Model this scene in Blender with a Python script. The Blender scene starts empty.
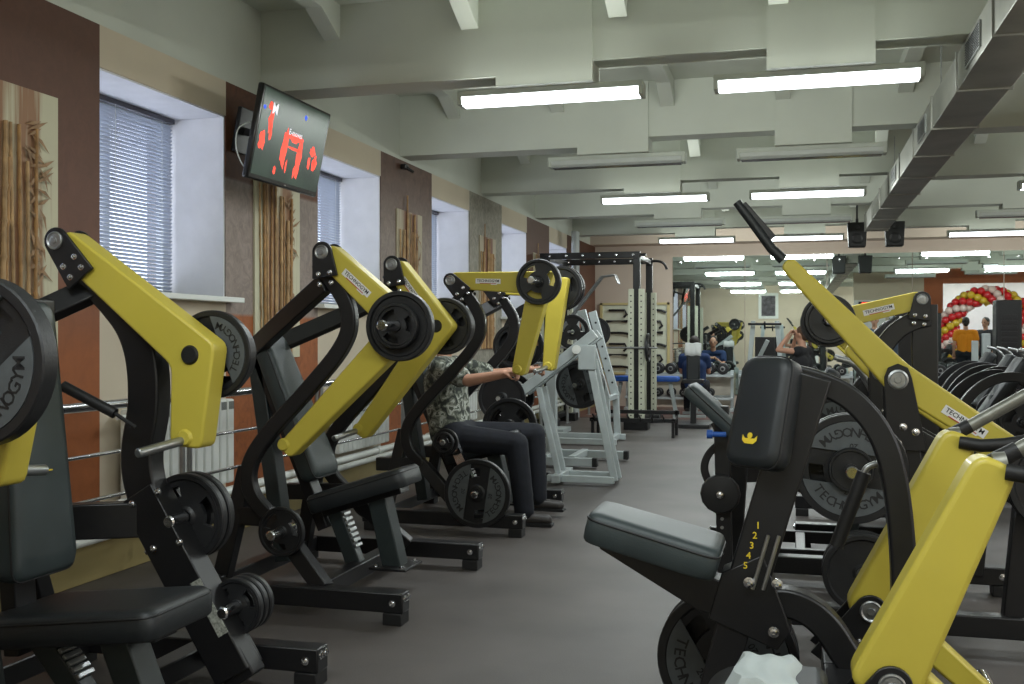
import bpy, bmesh, math, random
from mathutils import Vector, Matrix
random.seed(7)
S = bpy.context.scene
COL = S.collection
PI = math.pi
V = Vector

# ------------------------------------------------------------------ materials
MATS = {}
def mat(name, col, rough=.5, metal=0., var=0., scale=8., bump=0., bscale=60., spec=.5, coat=0.):
    if name in MATS: return MATS[name]
    m = bpy.data.materials.new(name); m.use_nodes = True
    nt = m.node_tree; b = nt.nodes['Principled BSDF']
    b.inputs['Base Color'].default_value = (*col, 1)
    b.inputs['Roughness'].default_value = rough
    b.inputs['Metallic'].default_value = metal
    b.inputs['Specular IOR Level'].default_value = spec
    b.inputs['Coat Weight'].default_value = coat
    tc = nt.nodes.new('ShaderNodeTexCoord')
    n = nt.nodes.new('ShaderNodeTexNoise'); n.inputs['Scale'].default_value = scale; n.inputs['Detail'].default_value = 5
    nt.links.new(tc.outputs['Object'], n.inputs['Vector'])
    r = nt.nodes.new('ShaderNodeValToRGB')
    v = max(var, .04)
    r.color_ramp.elements[0].position = .3; r.color_ramp.elements[1].position = .7
    r.color_ramp.elements[0].color = (*[c*(1-v) for c in col], 1)
    r.color_ramp.elements[1].color = (*[min(1, c*(1+v)) for c in col], 1)
    nt.links.new(n.outputs['Fac'], r.inputs['Fac']); nt.links.new(r.outputs['Color'], b.inputs['Base Color'])
    if bump > 0:
        n2 = nt.nodes.new('ShaderNodeTexNoise'); n2.inputs['Scale'].default_value = bscale; n2.inputs['Detail'].default_value = 3
        nt.links.new(tc.outputs['Object'], n2.inputs['Vector'])
        bp = nt.nodes.new('ShaderNodeBump'); bp.inputs['Strength'].default_value = bump; bp.inputs['Distance'].default_value = .01
        nt.links.new(n2.outputs['Fac'], bp.inputs['Height']); nt.links.new(bp.outputs['Normal'], b.inputs['Normal'])
    MATS[name] = m
    return m
def emit(name, col, strength):
    if name in MATS: return MATS[name]
    m = bpy.data.materials.new(name); m.use_nodes = True
    b = m.node_tree.nodes['Principled BSDF']
    b.inputs['Base Color'].default_value = (*col, 1)
    b.inputs['Emission Color'].default_value = (*col, 1); b.inputs['Emission Strength'].default_value = strength
    MATS[name] = m
    return m

YEL = mat('yellow_paint', (.56, .46, .06), .42, var=.05, scale=3, coat=.15)
BLK = mat('black_steel', (.008, .008, .009), .38, var=.2, scale=5, bump=.05, bscale=300)
SLATE = mat('slate_steel', (.022, .03, .031), .42, var=.1, bump=.05, bscale=300)
RUB = mat('black_rubber', (.008, .008, .0085), .55, var=.2, bump=.1, bscale=250)
RUB2 = mat('plate_rubber', (.012, .0125, .014), .42, var=.2, scale=12, bump=.1, bscale=200)
PANEL = mat('grey_plate_panel', (.085, .095, .10), .55, var=.12, scale=20)
LEATH = mat('black_leatherette', (.013, .016, .018), .45, var=.12, bump=.12, bscale=420)
LEATH2 = mat('green_grey_leatherette', (.034, .046, .048), .45, var=.12, bump=.12, bscale=420)
CHR = mat('chrome', (.62, .63, .65), .18, 1., var=.05)
STEEL = mat('brushed_steel', (.36, .37, .37), .35, .9, var=.1, scale=20)
DKLET = mat('dark_lettering', (.012, .012, .013), .5)
WHT = mat('white_paint', (.72, .74, .70), .45, var=.03)
SILV = mat('silver_paint', (.44, .49, .49), .4, .1, var=.08)
CREAM = mat('cream_paint', (.58, .60, .47), .5, var=.05)
BLUE = mat('blue_pad', (.02, .10, .42), .5, var=.1)
YELT = mat('yellow_print', (.75, .55, .03), .5)
WPR = mat('white_print', (.8, .8, .78), .5)
RED = mat('red_print', (.5, .03, .03), .5)

# ------------------------------------------------------------------ mesh helpers
def frame_of(d, side=None):
    d = d.normalized()
    if side is None:
        side = V((0, 1, 0)) if abs(d.y) < .9 else V((1, 0, 0))
    side = V(side)
    up = d.cross(side).normalized(); side = up.cross(d).normalized()
    return d, side, up
def box(bm, c, s, rot=None, mi=0):
    hx, hy, hz = s[0]/2, s[1]/2, s[2]/2
    vs = []
    for x, y, z in [(-1,-1,-1),(1,-1,-1),(1,1,-1),(-1,1,-1),(-1,-1,1),(1,-1,1),(1,1,1),(-1,1,1)]:
        p = V((x*hx, y*hy, z*hz))
        if rot is not None: p = rot @ p
        vs.append(bm.verts.new(p + V(c)))
    for f in [(0,3,2,1),(4,5,6,7),(0,1,5,4),(1,2,6,5),(2,3,7,6),(3,0,4,7)]:
        fc = bm.faces.new([vs[i] for i in f]); fc.material_index = mi
def beam(bm, p0, p1, w, h, side=None, mi=0):
    p0 = V(p0); p1 = V(p1)
    d, s, u = frame_of(p1-p0, side)
    vs = []
    for p in (p0, p1):
        for a, b in [(-1,-1),(1,-1),(1,1),(-1,1)]:
            vs.append(bm.verts.new(p + s*(a*w/2) + u*(b*h/2)))
    for f in [(3,2,1,0),(4,5,6,7),(0,1,5,4),(1,2,6,5),(2,3,7,6),(3,0,4,7)]:
        bm.faces.new([vs[i] for i in f]).material_index = mi
def smooth_path(pts, it=2):
    for _ in range(it):
        q = [pts[0]]
        for i in range(len(pts)-1):
            a = V(pts[i]); b = V(pts[i+1])
            if i > 0: q.append(a*.75 + b*.25)
            if i < len(pts)-2: q.append(a*.25 + b*.75)
        q.append(pts[-1]); pts = [V(p) for p in q]
    return [V(p) for p in pts]
def rpath(bm, pts, w, h, side=(0,1,0), it=2, mi=0):
    """rectangular bar swept along a path, w across `side`"""
    pts = smooth_path([V(p) for p in pts], it); rings = []
    n = len(pts)
    for i, p in enumerate(pts):
        d = (pts[min(i+1, n-1)] - pts[max(i-1, 0)])
        d, s, u = frame_of(d, side)
        hh = h
        rings.append([bm.verts.new(p + s*(a*w/2) + u*(b*hh/2)) for a, b in [(-1,-1),(1,-1),(1,1),(-1,1)]])
    for i in range(n-1):
        for k in range(4):
            bm.faces.new([rings[i][k], rings[i][(k+1)%4], rings[i+1][(k+1)%4], rings[i+1][k]]).material_index = mi
    bm.faces.new(rings[0][::-1]); bm.faces.new(rings[-1])
def tube(bm, pts, r, n=12, it=0, mi=0, radii=None):
    pts = [V(p) for p in pts]
    if it: pts = smooth_path(pts, it)
    rings = []; m = len(pts); prev = None
    for i, p in enumerate(pts):
        d = (pts[min(i+1, m-1)] - pts[max(i-1, 0)]).normalized()
        if prev is None: d, s, u = frame_of(d)
        else:
            s = (prev - d*prev.dot(d)).normalized(); u = d.cross(s)
        prev = s
        rr = radii[i] if radii else r
        rings.append([bm.verts.new(p + s*math.cos(2*PI*k/n)*rr + u*math.sin(2*PI*k/n)*rr) for k in range(n)])
    for i in range(m-1):
        for k in range(n):
            bm.faces.new([rings[i][k], rings[i][(k+1)%n], rings[i+1][(k+1)%n], rings[i+1][k]]).material_index = mi
    bm.faces.new(rings[0][::-1]).material_index = mi; bm.faces.new(rings[-1]).material_index = mi
def lathe(bm, prof, o, axis, n=32, mi=0):
    """profile (r,h) revolved about axis through o"""
    d, s, u = frame_of(V(axis)); o = V(o); rings = []
    for r, h in prof:
        if r < 1e-5: rings.append([bm.verts.new(o + d*h)])
        else: rings.append([bm.verts.new(o + d*h + s*math.cos(2*PI*k/n)*r + u*math.sin(2*PI*k/n)*r) for k in range(n)])
    for a, b in zip(rings[:-1], rings[1:]):
        for k in range(n):
            k2 = (k+1) % n
            if len(a) == 1 and len(b) == 1: continue
            if len(a) == 1: f = [a[0], b[k2], b[k]]
            elif len(b) == 1: f = [a[k], a[k2], b[0]]
            else: f = [a[k], a[k2], b[k2], b[k]]
            bm.faces.new(f).material_index = mi
def cyl(bm, p0, p1, r, n=16, mi=0, r2=None, ch=0):
    p0 = V(p0); p1 = V(p1); L = (p1-p0).length; r2 = r if r2 is None else r2
    prof = [(0, 0), (r-ch, 0), (r, ch), (r2, L-ch), (r2-ch, L), (0, L)] if ch else [(0, 0), (r, 0), (r2, L), (0, L)]
    lathe(bm, prof, p0, p1-p0, n, mi)
def prism(bm, poly, y0, y1, mi=0):
    """polygon of (x,z) extruded along y"""
    a = [bm.verts.new((x, y0, z)) for x, z in poly]; b = [bm.verts.new((x, y1, z)) for x, z in poly]
    n = len(poly)
    for k in range(n): bm.faces.new([a[k], a[(k+1)%n], b[(k+1)%n], b[k]]).material_index = mi
    bm.faces.new(a[::-1]).material_index = mi; bm.faces.new(b).material_index = mi
def ribbon_poly(pts, ws):
    """outline of a bent bar of varying width, in the xz plane"""
    L = []; R = []
    n = len(pts)
    for i, (x, z) in enumerate(pts):
        p = V((x, z))
        d0 = (p - V(pts[i-1])).normalized() if i > 0 else None
        d1 = (V(pts[i+1]) - p).normalized() if i < n-1 else None
        if d0 is None: nn = V((-d1.y, d1.x)); k = 1
        elif d1 is None: nn = V((-d0.y, d0.x)); k = 1
        else:
            nn = (V((-d0.y, d0.x)) + V((-d1.y, d1.x))).normalized(); k = 1/max(.6, nn.dot(V((-d0.y, d0.x))))
        L.append(p + nn*ws[i]/2*k); R.append(p - nn*ws[i]/2*k)
    return [tuple(p) for p in L] + [tuple(p) for p in R[::-1]]
def round_poly(poly, r, seg=4):
    out = []; n = len(poly)
    for i in range(n):
        p = V(poly[i]); a = V(poly[i-1]); b = V(poly[(i+1) % n])
        da = (a-p); db = (b-p)
        k = min(r, da.length*.45, db.length*.45)
        p0 = p + da.normalized()*k; p1 = p + db.normalized()*k
        for s in range(seg+1):
            t = s/seg
            out.append(tuple(p0*(1-t)**2 + p*2*t*(1-t) + p1*t**2))
    return out

def new_obj(name, bm, m, parent=None, bevel=0, seg=2, angle=35, smooth=True, subs=0):
    me = bpy.data.meshes.new(name)
    bmesh.ops.recalc_face_normals(bm, faces=bm.faces)
    bm.to_mesh(me); bm.free()
    for x in (m if isinstance(m, (list, tuple)) else [m]): me.materials.append(x)
    o = bpy.data.objects.new(name, me); COL.objects.link(o)
    if smooth:
        me.shade_smooth()
        me.set_sharp_from_angle(angle=math.radians(angle))
    if bevel:
        b = o.modifiers.new('bevel', 'BEVEL'); b.width = bevel; b.segments = seg; b.limit_method = 'ANGLE'; b.angle_limit = math.radians(40)
        b.harden_normals = False
    if subs:
        s = o.modifiers.new('subsurf', 'SUBSURF'); s.levels = subs; s.render_levels = subs
    if parent: o.parent = parent
    return o
def BM(): return bmesh.new()
def tag(o, label=None, cat=None, group=None, kind=None):
    if label: o['label'] = label
    if cat: o['category'] = cat
    if group: o['group'] = group
    if kind: o['kind'] = kind
    return o
def thing(name, label, cat, loc=(0,0,0), rz=0, group=None):
    o = bpy.data.objects.new(name, None); COL.objects.link(o)
    o.empty_display_size = .1
    o.location = loc; o.rotation_euler = (0, 0, rz)
    return tag(o, label, cat, group)
def struct(name, bm, m, **k):
    return tag(new_obj(name, bm, m, **k), kind='structure')
def copy_tree(o, parent=None):
    c = o.copy(); COL.objects.link(c)
    if parent: c.parent = parent
    for ch in [x for x in KIDS.get(o.name, [])]: copy_tree(ch, c)
    return c
KIDS = {}
def register(o):
    KIDS[o.name] = [x for x in COL.objects if x.parent == o]
    for k in KIDS[o.name]: register(k)

# ------------------------------------------------------------------ lettering
TCACHE = {}
def glyph(s):
    if s in TCACHE: return TCACHE[s]
    cu = bpy.data.curves.new('t', 'FONT'); cu.body = s; cu.size = 1; cu.align_x = 'CENTER'; cu.align_y = 'CENTER'; cu.extrude = .02; cu.resolution_u = 2; cu.offset = .012
    ob = bpy.data.objects.new('t', cu); COL.objects.link(ob)
    dg = bpy.context.evaluated_depsgraph_get(); ev = ob.evaluated_get(dg); me = ev.to_mesh()
    vs = [v.co.copy() for v in me.vertices]; fs = [list(p.vertices) for p in me.polygons]
    ev.to_mesh_clear(); bpy.data.objects.remove(ob); bpy.data.curves.remove(cu)
    TCACHE[s] = (vs, fs); return TCACHE[s]
def put_text(bm, s, M, mi=0):
    vs, fs = glyph(s); nv = [bm.verts.new(M @ v) for v in vs]
    for f in fs:
        try: bm.faces.new([nv[i] for i in f]).material_index = mi
        except ValueError: pass
def facing(o, xdir, zdir_up, size, thick=.05):
    """matrix: text x along xdir, y along zdir_up"""
    x = V(xdir).normalized(); y = V(zdir_up).normalized(); n = x.cross(y).normalized(); y = n.cross(x)
    M = Matrix(((x.x*size, y.x*size, n.x*thick, o[0]), (x.y*size, y.y*size, n.y*thick, o[1]), (x.z*size, y.z*size, n.z*thick, o[2]), (0, 0, 0, 1)))
    return M
def arc_text(bm, s, r, a_mid, size, y, spread=None):
    """letters round a circle in the local xz plane read from -y; a_mid measured from +x"""
    spread = spread or size*.78/r
    n = len(s)
    for i, ch in enumerate(s):
        a = a_mid + (i-(n-1)/2)*spread
        rad = V((math.cos(a), 0, math.sin(a)))
        M = facing(rad*r + V((0, y, 0)), (-math.sin(a), 0, math.cos(a)), -rad, size, .02)
        put_text(bm, ch, M)

# ------------------------------------------------------------------ weight plates
PLATES = {}
def plate_mesh(R, T, kind):
    """disc in local xz plane, thickness T along y (0..T), with real grip slots"""
    bm = BM(); N = 48
    # (radius, recess) rings
    rs = [.026, R*.20, R*.26, R*.48, R*.74, R*.84, R*.88, R]
    rec = [0, 0, T*.22, T*.22, T*.22, T*.2, 0, .0]
    slots = 3 if kind == 'grip' else 2
    def inslot(k, i):
        if kind == 'plain' or i != 3: return False
        a = (k+.5)/N*slots % 1
        return a < (.5 if kind == 'grip' else .26)
    F = []; B = []
    for r, q in zip(rs, rec):
        rr = r - (.004 if r == R else 0)
        F.append([bm.verts.new((math.cos(2*PI*k/N)*rr, q, math.sin(2*PI*k/N)*rr)) for k in range(N)])
        B.append([bm.verts.new((math.cos(2*PI*k/N)*rr, T-q, math.sin(2*PI*k/N)*rr)) for k in range(N)])
    for i in range(len(rs)-1):
        for k in range(N):
            k2 = (k+1) % N
            if inslot(k, i):
                bm.faces.new([F[i][k], F[i][k2], B[i][k2], B[i][k]]); bm.faces.new([F[i+1][k], F[i+1][k2], B[i+1][k2], B[i+1][k]])
                if not inslot((k-1) % N, i): bm.faces.new([F[i][k], F[i+1][k], B[i+1][k], B[i][k]])
                if not inslot(k2, i): bm.faces.new([F[i][k2], F[i+1][k2], B[i+1][k2], B[i][k2]])
                continue
            bm.faces.new([F[i][k], F[i][k2], F[i+1][k2], F[i+1][k]]); bm.faces.new([B[i][k], B[i][k2], B[i+1][k2], B[i+1][k]])
    m0 = [bm.verts.new((math.cos(2*PI*k/N)*R, .006, math.sin(2*PI*k/N)*R)) for k in range(N)]
    m1 = [bm.verts.new((math.cos(2*PI*k/N)*R, T-.006, math.sin(2*PI*k/N)*R)) for k in range(N)]
    for k in range(N):
        k2 = (k+1) % N
        bm.faces.new([F[0][k], F[0][k2], B[0][k2], B[0][k]])
        bm.faces.new([F[-1][k], F[-1][k2], m0[k2], m0[k]]); bm.faces.new([m0[k], m0[k2], m1[k2], m1[k]]); bm.faces.new([m1[k], m1[k2], B[-1][k2], B[-1][k]])
    bmesh.ops.recalc_face_normals(bm, faces=bm.faces)
    me = bpy.data.meshes.new('weight_plate'); bm.to_mesh(me); bm.free(); me.materials.append(RUB2)
    me.shade_smooth(); me.set_sharp_from_angle(angle=math.radians(30))
    return me
def seg_panel(R, T):
    bm = BM()
    for sgn in (1, -1):
        r = R*.865; c = R*.30; a0 = math.asin(c/r); pts = []
        for k in range(21):
            a = a0 + (PI-2*a0)*k/20; pts.append((r*math.cos(a), sgn*r*math.sin(a)))
        prism(bm, pts, -.001, T*.21)
    # hub notch stays dark: a raised ring
    bmesh.ops.recalc_face_normals(bm, faces=bm.faces)
    me = bpy.data.meshes.new('grey_panel'); bm.to_mesh(me); bm.free(); me.materials.append(PANEL); return me
def letter_mesh(R, T, num):
    bm = BM()
    arc_text(bm, 'TECHNOGYM', R*.68, PI/2, R*.235, -.0015, .215)
    arc_text(bm, 'TECHNOGYM', R*.68, -PI/2, R*.235, -.0015, .215)
    put_text(bm, num, facing((0, -.0015, R*.42), (-1, 0, 0), (0, 0, -1), R*.15, .02))
    put_text(bm, num, facing((0, -.0015, -R*.42), (1, 0, 0), (0, 0, 1), R*.15, .02))
    me = bpy.data.meshes.new('lettering'); bm.to_mesh(me); bm.free(); me.materials.append(DKLET); return me
def plate(R, loc, label, T=None, kind='grip', face=None, spin=0, group=None, num='20', axis='y'):
    """a weight plate whose front face points to -y (flip with face='back')"""
    T = T or (.045 if R > .2 else .038 if R > .13 else .03)
    key = (R, T, kind)
    if key not in PLATES:
        PLATES[key] = plate_mesh(R, T, kind)
        if kind == 'brand': PLATES[key+('p',)] = seg_panel(R, T); PLATES[key+('l',)] = letter_mesh(R, T, num)
    o = bpy.data.objects.new('weight_plate', PLATES[key]); COL.objects.link(o)
    rz = PI if face == 'back' else 0
    if axis == 'x': rz += PI/2
    o.rotation_euler = (0, spin, rz)
    o.rotation_mode = 'XYZ'
    o.location = loc
    tag(o, label, 'weight plate', group)
    if kind == 'brand':
        for q, nm in (('p', 'grey_panel'), ('l', 'lettering')):
            c = bpy.data.objects.new(nm, PLATES[key+(q,)]); COL.objects.link(c); c.parent = o
    return o

# ------------------------------------------------------------------ camera
f = 1040.; yaw = math.atan(283/f)
cam = bpy.data.cameras.new('camera'); co = bpy.data.objects.new('camera', cam); COL.objects.link(co)
cam.sensor_width = 36; cam.lens = 36*f/1024; cam.shift_y = (337-342)/1024
cam.clip_start = .05
co.location = (0, 0, 1.3); co.rotation_euler = (PI/2, 0, yaw); S.camera = co

# ------------------------------------------------------------------ room shell
XL, XR, YB, YF = -3.65, 9.0, -.9, 19.4
ZC = 3.6
floor_m = mat('rubber_floor', (.082, .072, .066), .50, var=.28, scale=1.6, bump=.12, bscale=140)
ceil_m = mat('ceiling_paint', (.56, .585, .52), .8, var=.05, scale=1.5)
beige_m = mat('beige_wall', (.60, .52, .40), .8, var=.04, scale=2)
far_m = mat('far_wall_beige', (.50, .42, .35), .8, var=.04, scale=2)
reveal_m = mat('white_reveal', (.74, .74, .77), .7, var=.03)
def split_wall(name, stops, vscale=(3.5, 3.5, 3), var=.5):
    """wall paint whose colour follows the height z, mottled"""
    if name in MATS: return MATS[name]
    m = bpy.data.materials.new(name); m.use_nodes = True; nt = m.node_tree; b = nt.nodes['Principled BSDF']; b.inputs['Roughness'].default_value = .7
    g = nt.nodes.new('ShaderNodeNewGeometry'); sp = nt.nodes.new('ShaderNodeSeparateXYZ'); nt.links.new(g.outputs['Position'], sp.inputs[0])
    mr = nt.nodes.new('ShaderNodeMapRange'); mr.inputs['From Max'].default_value = 3.2; nt.links.new(sp.outputs['Z'], mr.inputs['Value'])
    r = nt.nodes.new('ShaderNodeValToRGB'); cr = r.color_ramp
    while len(cr.elements) < len(stops): cr.elements.new(.5)
    for e, (z, c) in zip(cr.elements, stops): e.position = z/3.2; e.color = (*c, 1)
    nt.links.new(mr.outputs[0], r.inputs['Fac'])
    mp = nt.nodes.new('ShaderNodeMapping'); mp.inputs['Scale'].default_value = vscale; nt.links.new(g.outputs['Position'], mp.inputs[0])
    n = nt.nodes.new('ShaderNodeTexNoise'); n.inputs['Scale'].default_value = 3; n.inputs['Detail'].default_value = 9; n.inputs['Roughness'].default_value = .7; n.inputs['Distortion'].default_value = 1.5
    nt.links.new(mp.outputs[0], n.inputs['Vector'])
    m2 = nt.nodes.new('ShaderNodeMapRange'); m2.inputs['From Min'].default_value = .3; m2.inputs['From Max'].default_value = .7; m2.inputs['To Min'].default_value = 1-var; m2.inputs['To Max'].default_value = 1+var
    nt.links.new(n.outputs['Fac'], m2.inputs['Value'])
    mx = nt.nodes.new('ShaderNodeVectorMath'); mx.operation = 'SCALE'; nt.links.new(r.outputs['Color'], mx.inputs[0]); nt.links.new(m2.outputs[0], mx.inputs['Scale'])
    nt.links.new(mx.outputs[0], b.inputs['Base Color'])
    MATS[name] = m; return m
BR = (.105, .048, .030); ORB = (.30, .088, .022); MOT = (.26, .205, .175); GRY = (.27, .25, .20)
P1 = split_wall('pillar_brown', [(0, ORB), (1.2, ORB), (1.7, (.15, .062, .036)), (2.8, (.10, .042, .024))], var=.12)
P2 = split_wall('pillar_stone_band', [(0, ORB), (1.44, ORB), (1.46, MOT), (2.35, MOT), (2.37, (.12, .043, .018)), (3.1, (.11, .04, .017))], var=.3)
P3 = split_wall('pillar_brown_fading', [(0, ORB), (1.3, ORB), (1.5, MOT), (2.2, MOT), (2.7, (.13, .075, .055)), (3.1, BR)], var=.3)
P4 = split_wall('pillar_grey_mottled', [(0, GRY), (1, GRY), (1.5, GRY), (3.1, GRY)], var=.4)

bm = BM(); box(bm, ((XL+XR)/2-.25, (YB+YF)/2, -.05), (XR-XL+1.2, YF-YB+.6, .1)); struct('floor', bm, floor_m, smooth=False)
bm = BM(); box(bm, ((XL+XR)/2-.25, (YB+YF)/2, ZC+.05), (XR-XL+1.2, YF-YB+.6, .1)); struct('ceiling', bm, ceil_m, smooth=False)
red_m = mat('reddish_floor_edge', (.13, .06, .05), .5, var=.2)
bm = BM(); box(bm, ((XL+3.5)/2, 17.95, .003), (3.5-XL, 2.8, .006)); struct('trim_1', bm, red_m, smooth=False)
# left wall: pillars, window openings
OP = [(4.87+2.68*k, 6.17+2.68*k) for k in range(-2, 5)]
edges = [YB] + [y for o in OP for y in o] + [YF]
pm = {0: P1, 1: P1, 2: P1, 3: P2, 4: P3, 5: P4, 6: P1, 7: P1}
for i in range(0, len(edges), 2):
    y0, y1 = edges[i], edges[i+1]
    if y1-y0 < .05: continue
    bm = BM(); box(bm, (XL-.3, (y0+y1)/2, 1.5), (.6, y1-y0, 3.0))
    struct('wall_left', bm, [pm[i//2]], smooth=False)
for k, (y0, y1) in enumerate(OP):
    bm = BM()
    box(bm, (XL-.3, (y0+y1)/2, .765), (.6-.0, y1-y0, 1.53), mi=0)
    struct('wall_left', bm, beige_m, smooth=False)
    bm = BM(); box(bm, (XL-.3, (y0+y1)/2, 2.885), (.6, y1-y0, .23)); struct('wall_left', bm, beige_m, smooth=False)
    # plaster lining of the reveal
    bm = BM(); box(bm, (XL-.24, y1-.006, 2.15), (.46, .012, 1.24)); box(bm, (XL-.24, y0+.006, 2.15), (.46, .012, 1.24)); box(bm, (XL-.24, (y0+y1)/2, 2.765), (.46, y1-y0, .012))
    struct('trim_2', bm, reveal_m, smooth=False)
    bm = BM(); box(bm, (XL-.19, (y0+y1)/2, 1.545), (.54, y1-y0+.0, .03)); box(bm, (XL+.05, (y0+y1)/2, 1.545), (.09, y1-y0+.16, .034))
    w = bpy.data.objects.new('window_%d' % (k+1), None); COL.objects.link(w); w.location = (XL-.43, (y0+y1)/2, 1.55); tag(w, kind='structure')
    sill = new_obj('window_sill', bm, WHT, None, bevel=.004); sill.parent = w; sill.matrix_parent_inverse = Matrix.Translation(-w.location)
    W = y1-y0-.02; H = 1.2
    bm = BM()
    for s in (-1, 1): box(bm, (-.03, s*(W/2-.025), H/2), (.06, .05, H))
    box(bm, (-.03, 0, .03), (.06, W, .06)); box(bm, (-.03, 0, H-.03), (.06, W, .06)); box(bm, (-.03, .0, H/2), (.05, .06, H))
    new_obj('window_frame', bm, WHT, w, bevel=.004)
    bm = BM(); box(bm, (-.035, 0, H/2), (.006, W-.06, H-.06))
    g = bpy.data.materials.get('window_glass')
    if not g:
        g = bpy.data.materials.new('window_glass'); g.use_nodes = True; nt = g.node_tree
        b = nt.nodes['Principled BSDF']; b.inputs['Roughness'].default_value = .05; b.inputs['Base Color'].default_value = (.8, .9, 1, 1)
        tr = nt.nodes.new('ShaderNodeBsdfTransparent'); mx = nt.nodes.new('ShaderNodeMixShader'); mx.inputs[0].default_value = .12
        nt.links.new(tr.outputs[0], mx.inputs[1]); nt.links.new(b.outputs[0], mx.inputs[2]); nt.links.new(mx.outputs[0], nt.nodes['Material Output'].inputs[0])
    new_obj('pane', bm, g, w, smooth=False)
    # venetian blind
    t = thing('venetian_blind', ['venetian blind of the window behind the camera end of the left wall', 'venetian blind of the second window from the back wall',
        'white slatted venetian blind in the large left window nearest the viewer', 'narrowly seen venetian blind beside the wall television',
        'venetian blind in the window after the mottled brown pillar', 'venetian blind in the window after the grey mottled pillar', 'venetian blind of the farthest left window'][k], 'blind', (XL-.39, (y0+y1)/2, 1.57))
    bl = mat('blind_slat', (.40, .44, .52), .5, var=.03)
    bm = BM(); R = Matrix.Rotation(math.radians(-38), 3, 'Y')
    z = .03
    while z < 1.15:
        box(bm, (0, 0, z), (.026, W-.05, .0015), rot=R); z += .024
    new_obj('slats', bm, bl, t, smooth=False)
    bm = BM(); box(bm, (0, 0, 1.175), (.04, W-.03, .035)); new_obj('head_rail', bm, mat('dark_rail', (.08, .08, .1), .5), t)
    bm = BM(); box(bm, (0, 0, .01), (.028, W-.05, .014)); new_obj('bottom_rail', bm, WHT, t)
    bm = BM()
    for s in (-.38, 0, .38): cyl(bm, (.016, s*W, 0), (.016, s*W, 1.17), .0012, 6)
    new_obj('cord', bm, WHT, t)
# other walls
bm = BM(); box(bm, ((XL+XR)/2, YF+.1, ZC/2), (XR-XL+1.2, .2, ZC)); struct('wall_far', bm, far_m, smooth=False)
bm = BM(); box(bm, ((XL+XR)/2, YB-.1, ZC/2), (XR-XL+1.2, .2, ZC)); struct('wall_back', bm, beige_m, smooth=False)
bm = BM(); box(bm, (XR+.1, (YB+YF)/2, ZC/2), (.2, YF-YB, ZC)); struct('wall_right', bm, beige_m, smooth=False)
bm = BM(); box(bm, (XL-.3, (YB+YF)/2, 3.3), (.6, YF-YB, .6)); struct('trim_3', bm, ceil_m, smooth=False)
bm = BM(); box(bm, (XL+.02, (YB+YF)/2, .12), (.04, YF-YB, .24)); struct('baseboard_left', bm, mat('tan_baseboard', (.34, .27, .11), .5, var=.06, scale=3), bevel=.004)
bm = BM(); box(bm, ((XL+XR)/2, YF-.25, 3.3), (XR-XL, .5, .6)); struct('trim_4', bm, far_m, smooth=False)
# partition on the right, out of frame, seen in the mirror
org = mat('orange_wall', (.42, .13, .05), .7, var=.05)
bm = BM()
box(bm, (2.56, 7.4, 1.6), (1.88, .2, 3.2)); box(bm, (3.75, 7.4, 1.6), (.5, .2, 3.2), mi=1); box(bm, (5.5, 7.4, 3.0), (3.0, .2, .4), mi=1); box(bm, (8.0, 7.4, 1.6), (2.0, .2, 3.2), mi=1)
struct('wall_partition', bm, [beige_m, org], smooth=False)
# ceiling beams with stepped undersides
BY = [6.78+2.68*k for k in range(-2, 5)]
LOW = [(-1.92, -1.27), (-.17, .47), (2.6, 3.25), (4.6, 5.2), (6.6, 7.2)]
NOT = [(-1.27, -.17), (.47, 1.45), (3.25, 4.2), (5.2, 6.2)]
for n, y in enumerate(BY):
    bm = BM()
    stops = sorted([(a, b, 2.965) for a, b in LOW] + [(a, b, 3.10) for a, b in NOT])
    segs = []; x = XL
    for a, b, z in stops:
        if a > x+.001: segs.append((x, a, 3.03))
        segs.append((a, b, z)); x = b
    segs.append((x, XR, 3.03))
    for a, b, z in segs: box(bm, ((a+b)/2, y, (z+ZC)/2), (b-a, .24 if z > 3.05 else .28, ZC-z))
    struct('trim_%d' % (5+n), bm, ceil_m, smooth=False)
for n, x in enumerate([-3.1, -2.1, -1.1, -.1, .9, 1.9, 2.9, 3.9, 4.9]):
    bm = BM()
    for y0, y1 in zip([YB]+BY, BY+[YF-.5]):
        a, b = y0+.14, y1-.14
        vs = [(a, ZC), (a, 3.36), (a+.3, 3.50), (b-.3, 3.50), (b, 3.36), (b, ZC)]
        A = [bm.verts.new((x-.06, yy, zz)) for yy, zz in vs]; B = [bm.verts.new((x+.06, yy, zz)) for yy, zz in vs]
        for k in range(6): bm.faces.new([A[k], A[(k+1) % 6], B[(k+1) % 6], B[k]])
        bm.faces.new(A); bm.faces.new(B[::-1])
    bmesh.ops.triangulate(bm, faces=bm.faces)
    struct('trim_%d' % (20+n), bm, ceil_m, smooth=False)

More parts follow.
